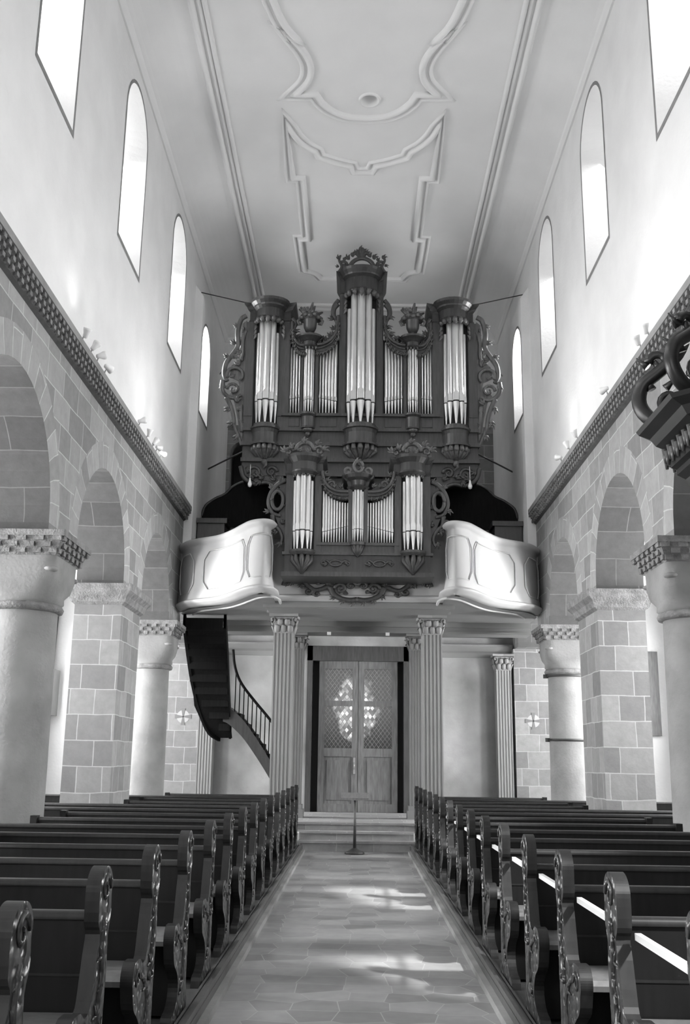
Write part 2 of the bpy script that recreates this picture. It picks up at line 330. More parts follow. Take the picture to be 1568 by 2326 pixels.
# arcade walls (stone) + plaster clerestory
ARCH = [(-1.95, 1.3, 4.1), (1.95, 1.3, 4.1), (5.8, 1.3, 4.1), (9.65, 1.35, 4.1), (13.45, 1.3, 4.1), (17.22, 1.18, 4.16), (20.9, 1.25, 4.1)]
WIN = [(-1.5, .7), (2.3, .7), (6.1, .7), (9.94, .69), (13.72, .70), (17.59, .69)]
RING = .36
def window_contour(yc, hw, sill, spring, n=16):
    if hw > 2: return [(yc-hw, sill), (yc+hw, sill), (yc+hw, spring+.8), (yc-hw, spring+.8)]
    return [(yc-hw, sill), (yc+hw, sill)] + [(yc+hw*math.cos(PI*i/n), spring+hw*math.sin(PI*i/n)) for i in range(n+1)]
def side_wall(s, name):
    mb = MB()
    X = s*W; XB = s*4.2; ztop = ZS-.02; zb = 4.0
    for yc, R, zs in ARCH:
        n = 22
        for i in range(n):
            a0, a1 = PI*i/n, PI*(i+1)/n
            def p(r, a, x=X): return (x, yc+r*math.cos(a), zs+r*math.sin(a))
            rm = R+RING/2
            mb.face([p(R, a0), p(R+RING, a0), p(R+RING, a1), p(R, a1)], 1,
                    [(.02, a0*rm), (.02+RING, a0*rm), (.02+RING, a1*rm), (.02, a1*rm)])
            mb.face([p(R, a0), p(R, a1), p(R, a1, XB), p(R, a0, XB)], 2, [(0, a0*R), (0, a1*R), (.7, a1*R), (.7, a0*R)])
            mb.face([p(R, a0, XB), p(R+RING, a0, XB), p(R+RING, a1, XB), p(R, a1, XB)], 1,
                    [(.02, a0*rm), (.02+RING, a0*rm), (.02+RING, a1*rm), (.02, a1*rm)])
        for sg in (-1, 1):   # short straight jamb under the springing
            y = yc+sg*R
            mb.face([(X, y, zb), (X, y, zs), (XB, y, zs), (XB, y, zb)], 2, [(0, zb), (0, zs), (.7, zs), (.7, zb)])
    # outline in (y,z), following the outer rings
    out = [(Y0, ztop), (Y0, zb)]
    for yc, R, zs in ARCH:
        out += [(yc-R, zb), (yc-R, zs), (yc-R-RING, zs)]
        out += [(yc-(R+RING)*math.cos(PI*i/22), zs+(R+RING)*math.sin(PI*i/22)) for i in range(1, 22)]
        out += [(yc+R+RING, zs), (yc+R, zs), (yc+R, zb)]
    out += [(YU, zb), (YU, ztop)]
    for x in (X, XB):
        mb.tri_holes(out, [], lambda y, z, x=x: (x, y, z), 0, lambda y, z: (y, z-.05))
    # underside strips between arches
    ys = [Y0]+[v for a in ARCH for v in (a[0]-a[1], a[0]+a[1])]+[YU]
    for i in range(0, len(ys), 2): mb.face([(X, ys[i], zb), (X, ys[i+1], zb), (XB, ys[i+1], zb), (XB, ys[i], zb)], 0)
    o = struct(mb.build(name, ['stone', 'ring', 'soffit']))
    # plaster clerestory
    pl = MB(); holes = [window_contour(c, h, 8.84, 10.95) for c, h in WIN]
    YJ = 19.5
    pl.tri_holes([(Y0, ztop), (YJ, ztop), (YJ, 12.05), (Y0, 12.05)], holes, lambda y, z: (X, y, z))
    XJ = s*3.33; ZJ = 11.0
    w4 = window_contour(20.18, .56, 8.5, 10.0)
    pl.tri_holes([(YJ, 4.3), (YU, 4.3), (YU, ZJ), (YJ, ZJ)], [w4], lambda y, z: (XJ, y, z))
    pl.face([(X, YJ, 4.3), (XJ, YJ, 4.3), (XJ, YJ, ZJ), (X, YJ, ZJ+.25)])
    pl.face([(XJ, YJ, ZJ), (XJ, YU, ZJ), (X, YU, ZJ+.25), (X, YJ, ZJ+.25)])
    pl.face([(X, YJ, ZJ+.25), (X, YU, ZJ+.25), (X, YU, 12.05), (X, YJ, 12.05)])
    def reveal(yc, hw, sill, spring, xf, i):
        c0 = window_contour(yc, hw, sill, spring); c1 = window_contour(yc, hw*.6, sill+.95, spring+.1)
        xb = s*4.12
        for a in range(len(c0)):
            b = (a+1) % len(c0)
            pl.face([(xf, *c0[a]), (xf, *c0[b]), (xb, *c1[b]), (xb, *c1[a])], 0)
        # window proper: border, glazing bars, pane
        root = bpy.data.objects.new('window_%d' % i, None); C.objects.link(root); root.location = (xb, yc, sill); struct(root)
        lo = (lambda v: (v[0]-xb, v[1]-yc, v[2]-sill))
        g = MB(); tri = tessellate_polygon([[Vector((*p, 0)) for p in c1]])
        for t in tri: g.face([(xb, *c1[k]) for k in t])
        g.build('pane', 'pnw' if yc > 20 else ('pn' if s < 0 else 'pnd'), root, fn=lo)
        b_ = MB(); pr = [(s*0, 0)]
        zt = spring+.1+hw*.6
        for z in [sill+.95+.42*k for k in range(1, 5) if sill+.95+.42*k < spring+.3]: b_.box(min(xb, xb-s*.03), max(xb, xb-s*.03), yc-hw*.6, yc+hw*.6, z-.006, z+.006)
        b_.build('glazing_bar', 'lead', root, fn=lo)
        fr = MB(); c2 = window_contour(yc, hw+.055, sill-.07, spring)
        for a in range(len(c0)):
            b = (a+1) % len(c0)
            fr.face([(xf-s*.004, *c0[a]), (xf-s*.004, *c0[b]), (xf-s*.004, *c2[b]), (xf-s*.004, *c2[a])])
            fr.face([(xf-s*.004, *c0[a]), (xf-s*.004, *c0[b]), (xf+s*.03, *c0[b]), (xf+s*.03, *c0[a])])
        fr.build('painted_border', 'band', root, fn=lo)
    base = 0 if s < 0 else 10
    for k, (c, h) in enumerate(WIN): reveal(c, h, 8.84, 10.95, X, base+k+1)
    reveal(20.18, .56, 8.5, 10.0, XJ, base+8)
    struct(pl.build(name.replace('wall', 'wall_upper'), 'plaster'))
side_wall(-1, 'wall_left'); side_wall(1, 'wall_right')

# aisle outer walls, aisle ceilings, aisle windows; unseen tall sun bay added on the right
n_win = 21
for s, nm in ((-1, 'left'), (1, 'right')):
    mb = MB(); X = s*WO
    AW = [(c, .6) for c in ((-4.5, -.5, 3.2, 6.6, 10.2, 13.8, 17.4, 20.5) if s < 0 else (-4.5, -.5, 3.2, 6.6, 10.2, 13.8, 17.4, 20.3))]
    if s > 0: AW = [(2.0, 7.2)]+[(11.2, .6), (13.8, .6), (17.4, .6), (20.5, .6)]  # first entry: unseen long slot added to throw sun bands on the floor
    SL = lambda h: (7.25, 8.2) if h > .7 else (2.2, 3.7)
    holes = [window_contour(c, h, *SL(h)) for c, h in AW]
    mb.tri_holes([(Y0, 0), (YW, 0), (YW, 5.6), (Y0, 5.6)] if s < 0 else [(Y0, 0), (YW, 0), (YW, 5.6), (9.6, 5.6), (9.6, 11), (Y0, 11)], holes, lambda y, z: (X, y, z))
    for c, h in AW:
        c0 = window_contour(c, h, *SL(h)); c1 = window_contour(c, h*.98, SL(h)[0]+.35 if h > .7 else 2.3, SL(h)[1]+(.3 if h > .7 else 0)); xb = s*(WO+(.4 if c < 12 else .1))
        for a in range(len(c0)):
            b = (a+1) % len(c0); mb.face([(X, *c0[a]), (X, *c0[b]), (xb, *c1[b]), (xb, *c1[a])], 0)
        g = MB()
        for t in tessellate_polygon([[Vector((*p, 0)) for p in c1]]): g.face([(xb, *c1[k]) for k in t])
        struct(g.build('window_%d' % n_win, 'glass' if h > .7 else 'pa')); n_win += 1
    struct(mb.build('wall_aisle_'+nm, 'plaster'))
    mb = MB(); ya = Y0 if s < 0 else 9.6; mb.face([(s*4.2, ya, 5.7), (X, ya, 5.3), (X, YW, 5.3), (s*4.2, YW, 5.7)])
    if s > 0: mb.face([(4.2, Y0, 11), (X, Y0, 11), (X, 9.6, 11), (4.2, 9.6, 11)]); mb.face([(4.2, 9.6, 5.3), (X, 9.6, 5.3), (X, 9.6, 11), (4.2, 9.6, 11)]); mb.face([(4.2, Y0, 6), (4.2, 9.6, 6), (4.2, 9.6, 11), (4.2, Y0, 11)]); mb.face([(s*4.2, Y0, 5.3), (s*4.2, YW, 5.3), (s*4.2, YW, 6), (s*4.2, Y0, 6)])  # unseen taller bay, added so sun from the slot clears the aisle
    struct(mb.build('ceiling_aisle_'+nm, 'ceiling'))
    mb = MB(); mb.face([(s*4.2, YW, 0), (X, YW, 0), (X, YW, 5.7), (s*4.2, YW, 5.7)]); struct(mb.build('wall_west_aisle_'+nm, 'plaster'))
# east wall behind the camera, with unseen choir windows added as glowing front fill
mb = MB(); hs = [window_contour(x, .9, 3.0, 8.0) for x in (-2.2, 0, 2.2)]
mb.tri_holes([(-WO, 0), (WO, 0), (WO, 12.5), (-WO, 12.5)], hs, lambda x, z: (x, Y0, z)); struct(mb.build('wall_east', 'plaster'))
for i, h in enumerate(hs):
    g = MB()
    for t in tessellate_polygon([[Vector((*p, 0)) for p in h]]): g.face([(h[k][0], Y0-.05, h[k][1]) for k in t])
    struct(g.build('window_%d' % (41+i), 'pc'))

# ceiling: flat field with coved border, profiled mouldings, stucco panels, oculus
ce = MB(); K = 8; ring = []
for k in range(K+1):
    t = k/K; a = t*PI/2
    ring.append((W-.93*(1-math.cos(a))*.6-.93*t*.4, YU-1.1*(1-math.cos(a))*.6-1.1*t*.4, 12.0+.4*(math.sin(a)*.6+t*.4)))
ce.grid([[(-x, Y0, z), (-x, y, z), (x, y, z), (x, Y0, z)] for x, y, z in ring], sm=False)
xi, yi, zi = ring[-1]
OC = (.10, 14.9, .15)
ce.tri_holes([(-xi, Y0), (xi, Y0), (xi, yi), (-xi, yi)], [[(OC[0]+OC[2]*math.cos(2*PI*k/24), OC[1]+OC[2]*math.sin(2*PI*k/24)) for k in range(24)]], lambda x, y: (x, y, zi))
struct(ce.build('ceiling', 'ceiling'))
oc = MB(); oc.lathe([(OC[2]+.04, zi), (OC[2]+.03, zi-.03), (OC[2], zi-.03), (OC[2], zi+.5), (0.001, zi+.5)], OC[0], OC[1])
struct(oc.build('trim_1', 'lampw'))
def U(x, y): return [(-x, Y0), (-x, y), (x, y), (x, Y0)]
tr = MB()
bead = lambda w_, d: [(w_*math.cos(PI-PI*i/6), -d*math.sin(PI*i/6)) for i in range(7)]
for off, w_, d in ((0.0, .055, .09), (.12, .03, .05), (.2, .04, .07)):
    tr.sweep(U(xi-off, yi-off), bead(w_, d), z=zi, sm=True)
tr.sweep(U(W-.03, YU-.03), [(.03, -.07), (0, -.07), (-.045, -.02), (-.06, .03), (-.03, .06)], z=12.0)
struct(tr.build('trim_2', 'stucco'))
st = MB()
half = [(-1.55, 10.6), (-1.5, 11.6), (-1.35, 12.6), (-1.16, 13.3), (-1.02, 13.52)]
def mirror(p): return [(-x, y) for x, y in reversed(p)]
side = smooth([(-1.62, 10.2), (-1.6, 11.0), (-1.48, 11.9), (-1.33, 12.7), (-1.2, 13.15), (-1.02, 13.45)], 4)
side += [(-1.16, 13.35)] + smooth([(-1.02, 13.56), (-.90, 13.85), (-.86, 14.15), (-.93, 14.45), (-1.13, 14.74)], 4) + [(-.80, 14.74)]
side = [p for i, p in enumerate(side) if i == 0 or math.dist(p, side[i-1]) > .02]
side += smooth([(-.72, 14.95), (-.55, 15.17), (-.3, 15.33), (0.04, 15.38)], 4)
loop = side + [(.08-x, y) for x, y in reversed(side[:-1])]
for o_, w_, d in ((0, .055, .075), (.14, .035, .045)):
    st.sweep(loop, [(o_+a, b) for a, b in bead(w_, d)], z=zi, sm=True)
pan = [(-1.35, 15.55)] + smooth([(-1.35, 15.55), (-1.24, 15.9), (-1.08, 16.18), (-.88, 16.38)], 3) + [(-.84, 16.56)] + smooth([(-.84, 16.56), (-.55, 16.72), (-.24, 16.84)], 3) + [(-.19, 17.05), (.19, 17.05)]
pan += smooth([(.24, 16.84), (.55, 16.72), (.84, 16.56)], 3) + [(.88, 16.38)] + smooth([(.88, 16.38), (1.08, 16.18), (1.24, 15.9), (1.35, 15.55)], 3)
pan += [(1.33, 17.25), (1.13, 17.25), (1.12, 19.6), (1.3, 19.6), (1.28, 21.02)] + smooth([(1.28, 21.02), (1.05, 21.12), (.93, 21.4)], 3) + [(-.95, 21.4)] + smooth([(-.95, 21.4), (-1.07, 21.15), (-1.3, 21.02)], 3)
pan += [(-1.32, 19.6), (-1.14, 19.6), (-1.15, 17.25), (-1.34, 17.25)]
pan = [p for i, p in enumerate(pan) if math.dist(p, pan[i-1]) > .02]
for o_, w_, d in ((0, .055, .075), (-.13, .035, .045)):
    st.sweep(pan, [(o_+a, b) for a, b in bead(w_, d)], closed=True, z=zi, sm=True)
struct(st.build('trim_3', 'stucco'))

# west wall: plaster above, ashlar below, openings
mb = MB()
mb.face([(-W, YU, 9.7), (W, YU, 9.7), (W, YU, 12.05), (-W, YU, 12.05)], 0)
opn = [(-3.25, 6.6), (-2.6, 6.6)] + arc(-2.925, 8.95, .325, 0, PI, 10)
mb.tri_holes([(-W, 4.3), (W, 4.3), (W, 9.7), (-W, 9.7)], [opn], lambda x, z: (x, YU, z), 1, lambda x, z: (x, z))
for a in range(len(opn)):
    b = (a+1) % len(opn); mb.face([(opn[a][0], YU, opn[a][1]), (opn[b][0], YU, opn[b][1]), (opn[b][0], YU+.9, opn[b][1]), (opn[a][0], YU+.9, opn[a][1])], 1)
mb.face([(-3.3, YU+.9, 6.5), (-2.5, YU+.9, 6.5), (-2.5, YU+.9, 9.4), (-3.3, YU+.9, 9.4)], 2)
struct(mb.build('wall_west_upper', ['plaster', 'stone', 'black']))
mb = MB()
DX0, DX1, DZ0, DZ1 = -1.02, 1.03, .44, 4.05
mb.tri_holes([(-4.25, 0), (4.25, 0), (4.25, 4.4), (-4.25, 4.4)], [[(DX0-.12, DZ0), (DX1+.12, DZ0), (DX1+.12, DZ1), (DX0-.12, DZ1)]], lambda x, z: (x, YW, z), 0)
for s in (-1, 1):
    mb.box(min(s*3.46, s*4.22), max(s*3.46, s*4.22), YW-.3, YW-.001, 0, 4.0, 1, uv=True)
struct(mb.build('wall_west', ['shadeplaster', 'pierm']))  # white plaster given a darker, blotchy colour for the shade under the gallery
mb = MB()
for x0, x1, z0, z1 in ((-3.46, -1.3, 3.82, 4.1), (1.3, 3.46, 3.82, 4.1)):
    mb.sweep([(x1, YW), (x0, YW)], [(0, z0), (.05, z0), (.07, z0+.1), (.12, z0+.14), (.2, z0+.24), (.2, z1)])
struct(mb.build('trim_4', 'grey'))

# door: reveal, frame, two leaves
dr = bpy.data.objects.new('door_1', None); C.objects.link(dr); dr.location = (0, YW, DZ0); struct(dr)
lo = lambda v: (v[0], v[1]-YW, v[2]-DZ0)
m_ = MB(); m_.box(DX0-.12, DX0, YW-.02, YW+.35, DZ0, DZ1); m_.box(DX1, DX1+.12, YW-.02, YW+.35, DZ0, DZ1); m_.box(DX0-.12, DX1+.12, YW-.02, YW+.35, 3.72, DZ1)
m_.build('door_frame', 'oak2', dr, fn=lo)
LX = ((-.87, .01), (.02, .90))
for (x0, x1) in LX:
    yl = YW+.12; d = MB(); T = .06
    d.box(x0, x0+.13, yl, yl+T, DZ0, 3.72); d.box(x1-.13, x1, yl, yl+T, DZ0, 3.72)
    for z0, z1 in ((DZ0, DZ0+.17), (1.62, 1.80), (2.72, 2.84), (3.55, 3.72)): d.box(x0+.13, x1-.13, yl, yl+T, z0, z1)
    d.box(x0+.13, x1-.13, yl+.03, yl+.05, DZ0+.17, 1.62)
    d.box(x0+.2, x1-.2, yl+.012, yl+.04, DZ0+.25, 1.54)
    lf = d.build('door_leaf', 'door', dr, fn=lo)
    for z0, z1 in ((1.80, 2.72), (2.84, 3.55)):
        g = MB(); g.face([(x0+.13, yl+.035, z0), (x1-.13, yl+.035, z0), (x1-.13, yl+.035, z1), (x0+.13, yl+.035, z1)])
        g.build('leaded_pane', 'leaded', lf)      # parented below door leaf, world-size mesh
h = MB(); h.tube([(.0-.06, YW+.08, 1.35), (-.06, YW+.08, 1.5)], .015); h.box(-.085, -.035, YW+.095, YW+.12, 1.25, 1.6); h.build('door_handle', 'chrome', dr, fn=lo)
m_ = MB(); m_.box(-1.1, 1.1, YW+.36, YW+.4, .3, 4.2); struct(m_.build('wall_porch', 'black'))
for o in list(bpy.data.objects):
    if o.name.startswith('leaded_pane'): o.location = (0, -YW, -DZ0)

# entrance steps and landing
stp = thing('entrance_steps', 'worn pale stone steps rising from the aisle to the door', 'steps', (0, 18.4, 0))
lo = lambda v: (v[0], v[1]-18.4, v[2])
for k, (y, z, xw) in enumerate(((18.45, .17, 1.02), (18.8, .31, 1.1), (19.15, .44, 1.12))):
    b = MB(); b.box(-xw, xw, y, (18.8, 19.15, 19.3)[k], 0, z, uv=True); b.box(-xw-.01, xw+.01, y-.025, y+.03, z-.035, z+.002)
    b.build('step', 'step', stp, fn=lo)
b = MB(); b.box(-1.7, 1.7, 19.3, YW-.31, 0, .44, uv=True); b.box(-1.15, 1.15, YW-.31, YW, 0, .44, uv=True); b.build('landing', 'step', stp, fn=lo)
for s in (-1, 1): b = MB(); b.box(min(s*1.02, s*1.13), max(s*1.02, s*1.13), 18.47, 18.79, 0, .3, uv=True); b.build('side_block', 'pale', stp, fn=lo)

# ------------------------------------------------------------------ piers, columns
def cube_cap(mb, cx, cy, z1, hw, ad, r, carve=1):
    """chequered abacus over a cushion block over an astragal"""
    def sq(a, c=0): 
        return [(cx-a+c, cy-a), (cx+a-c, cy-a), (cx+a, cy-a+c), (cx+a, cy+a-c), (cx+a-c, cy+a), (cx-a+c, cy+a), (cx-a, cy+a-c), (cx-a, cy-a+c)]
def column(x, y, r, zt, label, ab=.56, bands=False):
    t = thing('sandstone_column', label, 'column', (x, y, 0), 'round nave columns')
    m = MB(); m.lathe([(r*1.06, 0), (r*1.02, .3), (r, 1.2), (r*.95, zt-.86)], seg=40); m.build('shaft', 'smooth', t)
    if bands:
        b = MB()
        for z in bands:
            rr = r*1.0; b.lathe([(rr, z-.02), (rr+.015, z-.02), (rr+.015, z+.02), (rr, z+.02)], seg=40); b.box(-rr-.07, -rr, -.03, .03, z-.035, z+.035); b.box(rr, rr+.07, -.03, .03, z-.035, z+.035)
        b.build('iron_band', 'iron', t)
    m = MB(); rr = r*.95; m.lathe([(rr, zt-.87), (rr+.05, zt-.86), (rr+.065, zt-.82), (rr+.04, zt-.78), (rr, zt-.77)], seg=40); m.build('astragal', 'carved', t)
    a = ab-.1
    def se(h, n_, z):      # square with rounded sides: n_=2 is a circle, larger is squarer
        out = []
        for k in range(48):
            t_ = 2*PI*k/48; c_, s_ = math.cos(t_), math.sin(t_)
            q = (abs(c_)**n_+abs(s_)**n_)**(-1/n_); out.append((h*q*c_, h*q*s_, z))
        return out
    m = MB(); m.grid([se(rr+.01, 2, zt-.79), se(rr+.05, 2.3, zt-.75), se(a-.05, 3, zt-.68), se(a-.015, 5, zt-.6), se(a, 9, zt-.48), se(a, 14, zt-.27)], closed=True)
    for sx in (-1, 1):       # small eye-shaped corner bosses
        for sy in (-1, 1):
            m.blob((sx*(a-.06), sy*(a-.06), zt-.42), (.085, .085, .035))
    m.build('cushion_capital', 'smooth', t)
    m = MB(); S = lambda h: [(-h, -h), (h, -h), (h, h), (-h, h)]
    m.prism(S(a-.01), zt-.27, zt-.06, top=S(ab-.01)); m.prism(S(ab+.01), zt-.07, zt)
    nb = 11                                                # chequered billets on the slope
    for row in range(3):
        z0 = zt-.25+row*.065; hw = a-.01+(ab-a)*((z0+.03-(zt-.27))/.21)
        for k in range(nb):
            if (k+row) % 2: continue
            u0 = -hw+2*hw*k/nb; u1 = -hw+2*hw*(k+1)/nb
            for sg in (-1, 1):
                m.box(u0, u1, min(sg*hw, sg*(hw+.025)), max(sg*hw, sg*(hw+.025)), z0, z0+.055)
                m.box(min(sg*hw, sg*(hw+.025)), max(sg*hw, sg*(hw+.025)), u0, u1, z0, z0+.055)
    m.build('chequered_abacus', 'carved', t)
    return t
def pier(x0, x1, y0, y1, zt, label):
    cx, cy = (x0+x1)/2, (y0+y1)/2
    t = thing('sandstone_pier', label, 'pier', (cx, cy, 0), 'square nave piers'); lo = lambda v: (v[0]-cx, v[1]-cy, v[2])
    m = MB(); m.box(x0, x1, y0, y1, 0, zt-.27, uv=True); m.build('pier_body', 'pierm', t, fn=lo)
    m = MB(); S = lambda e: [(x0-e, y0-e), (x1+e, y0-e), (x1+e, y1+e), (x0-e, y1+e)]
    L = [(.0, zt-.3), (.05, zt-.26), (.08, zt-.17), (.14, zt-.1), (.15, zt)]
    for i in range(4): m.prism(S(L[i][0]), L[i][1], L[i+1][1], top=S(L[i+1][0]))
    m.build('impost', 'carved', t, fn=lo); return t
for s, sd in ((-1, 'left'), (1, 'right')):
    pier(min(s*3.5, s*4.2), max(s*3.5, s*4.2), 14.75, 16.04, 4.03, 'square sandstone block pier on the %s side of the nave, in plain view' % sd)
    column(s*3.86, 11.47, .41, 4.0, {'left': 'thick round sandstone column cut by the left edge of the photo', 'right': 'round sandstone column cut by the right edge of the photo'}[sd], .57)
    column(s*3.84, 18.92, .33, 4.0, 'slim round sandstone column by the gallery on the %s side%s' % (sd, ', two iron bands round it' if s > 0 else ''), .5, bands=(1.95, 3.1) if s > 0 else False)
    sp = MB()
    for ya, yb in ((7.1, 8.35), (3.3, 4.5), (-.65, .65)): sp.box(min(s*3.5, s*4.2), max(s*3.5, s*4.2), ya, yb, 0, 3.999, uv=True)
    struct(sp.build('wall_support_'+sd, 'pierm'))

# string course: projecting band with chequered billets
for s, i in ((-1, 5), (1, 6)):
    m = MB(); X = W; y0, y1 = Y0, 19.5
    prof = [(0, 6.12), (.04, 6.15), (.12, 6.33), (.15, 6.33), (.15, 6.42), (0, 6.44)]
    pr = [(s*(X-o), z) for o, z in prof]
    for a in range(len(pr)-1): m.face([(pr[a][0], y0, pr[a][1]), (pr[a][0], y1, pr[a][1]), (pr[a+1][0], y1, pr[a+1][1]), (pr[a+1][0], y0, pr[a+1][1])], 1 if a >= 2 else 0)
    y = 5.5; k = 0
    while y < y1-.05:
        for row in range(3):
            if (k+row) % 2:
                z = 6.155+row*.06; o = .04+.08*((z-6.15)/.18)
                m.box(min(s*(X-o), s*(X-o-.045)), max(s*(X-o), s*(X-o-.045)), y, y+.07, z, z+.05, 2)
        y += .07; k += 1
    struct(m.build('trim_%d' % i, ['recess_shade', 'smooth', 'carved']))  # slope behind the billets coloured dark to stand for their shade

# consecration crosses painted on the west responds
for x, sd in ((-3.84, 'left'), (3.86, 'right')):
    t = thing('painted_cross', 'small painted wheel cross on the masonry beside the %s rear column' % sd, 'painted cross', (x, YW-.3, 2.43))
    m = MB()
    m.slab(arc(0, 0, .14, 0, 2*PI*23/24, 23), -.006, -.001, 'y'); m.build('disc', 'disc', t)
    m = MB()
    for k in range(4):
        a = k*PI/2; R2 = lambda u, v: (u*math.cos(a)-v*math.sin(a), u*math.sin(a)+v*math.cos(a))
        m.slab([R2(-.012, 0), R2(-.045, .18), R2(.045, .18), R2(.012, 0)], -.012, -.007, 'y')
    m.build('cross_arms', 'paint', t)

# ================================================================== GALLERY
ZB, ZT = 4.33, 5.57
LR = [(-3.5, 19.35), (-3.2, 18.75), (-2.62, 18.3), (-2.3, 17.85), (-2.06, 17.4), (-1.86, 17.06), (-1.66, 16.93), (-1.55, 17.02), (-1.5, 17.3)]
lp = smooth(LR, 6) + [(-1.52, 17.93), (-1.2, 17.95)]
rim = lp + [(-x, y) for x, y in reversed(lp)]
gal = thing('organ_gallery', 'white curved gallery parapet with panels carrying the organ, across the west end', 'gallery', (0, 18, ZB))
lo = lambda v: (v[0], v[1]-18, v[2]-ZB)
m = MB(); m.sweep(rim, [(-.0, ZB+.06), (-.02, ZB+.1), (.02, ZB+.3), (.03, ZT-.14), (-.0, ZT-.1), (-.05, ZT-.08), (-.07, ZT-.03), (-.05, ZT), (.1, ZT), (.14, ZT-.1), (.14, ZB)], sm=True)
m.build('parapet', 'white', gal, fn=lo)
m = MB(); m.sweep(rim, [(.2, ZB-.03), (.06, ZB-.03), (.0, ZB-.01), (-.03, ZB+.01), (-.09, ZB+.03), (-.1, ZB+.06), (-.05, ZB+.09), (.1, ZB+.12)], sm=True)
m.build('base_moulding', 'white', gal, fn=lo)
# raised panel outlines on the parapet, drawn along the curve
def along(path):
    d = [0]
    for a, b in zip(path, path[1:]): d.append(d[-1]+math.dist(a, b))
    return d
D = along(lp)
def on_curve(u, zz, s, out=.035):
    u = max(0, min(D[-1]-1e-4, u)); k = max(i for i in range(len(D)) if D[i] <= u); k = min(k, len(D)-2)
    t = (u-D[k])/(D[k+1]-D[k]); a, b = Vector(lp[k]), Vector(lp[k+1]); p = a.lerp(b, t); dv = (b-a).normalized(); n = Vector((dv.y, -dv.x))
    q = p+n*(out-.03); return (-q.x if s > 0 else q.x, q.y, zz)
def chamf(u0, u1, z0, z1, c): return [(u0+c, z0), (u1-c, z0), (u1-c*.2, z0+c), (u1, z0+c*1.2), (u1, z1-c*1.2), (u1-c*.2, z1-c), (u1-c, z1), (u0+c, z1), (u0+c*.2, z1-c), (u0, z1-c*1.2), (u0, z0+c*1.2), (u0+c*.2, z0+c)]
Dm = D[-1]
def arc_at(px, py): return D[min(range(len(lp)), key=lambda k: math.dist(lp[k], (px, py)))]
for s in (-1, 1):
    m = MB()
    for u0, u1 in ((.08, arc_at(-3.08, 18.62)), (arc_at(-2.93, 18.5), arc_at(-2.03, 17.35)), (arc_at(-1.96, 17.22), arc_at(-1.52, 17.2))):
        P = chamf(u0, u1, ZB+.24, ZT-.26, .13); full = []
        for a, b in zip(P, P[1:]+P[:1]): full += [tuple(a[i]+(b[i]-a[i])*k/4 for i in (0, 1)) for k in range(4)]
        full.append(full[0])
        m.tube([on_curve(u, z, s, .03) for u, z in full], .012, seg=5)
    m.build('panel_moulding', 'white', gal, fn=lo)
# soffit, cross beams, deck
out = [(x, y) for x, y in rim] + [(3.5, YW), (-3.5, YW)]
m = MB(); m.tri_holes([(x*.985, y+.08) if y < 22 else (x, y) for x, y in out], [], lambda x, y: (x, y, ZB-.06)); m.tri_holes(out, [], lambda x, y: (x, y, ZB+.12))
m.build('soffit', 'grey', gal, fn=lo)
inner = [(x*.93, y+.28) for x, y in lp if y < 19.3]
for s in (-1, 1): m = MB(); m.tube([(-s*x, y, ZB-.06) for x, y in inner], .025, seg=6); m.build('soffit_moulding', 'white', gal, fn=lo)
m = MB()
m.box(-3.49, 3.49, 20.4, 20.95, 4.05, 4.27); m.box(-3.49, 3.49, 20.32, 20.4, 4.17, 4.27); m.box(-3.49, 3.49, 20.36, 20.42, 4.05, 4.09)
m.build('cross_beam', 'grey', gal, fn=lo)
m = MB()
m.box(-1.72, 1.72, 17.98, 18.04, 4.2, 4.3); m.box(-1.66, 1.66, 18.05, 19.2, 4.19, 4.27)
m.box(-1.72, 1.72, 18.78, 19.25, 4.215, 4.265)
m.build('architrave', 'grey', gal, fn=lo)
m = MB()
for s in (-1, 1): m.box(min(s*.55, s*.63), max(s*.55, s*.63), 20.3, 20.36, 3.99, 4.05)
m.build('small_lamp', 'lampw', gal, fn=lo)

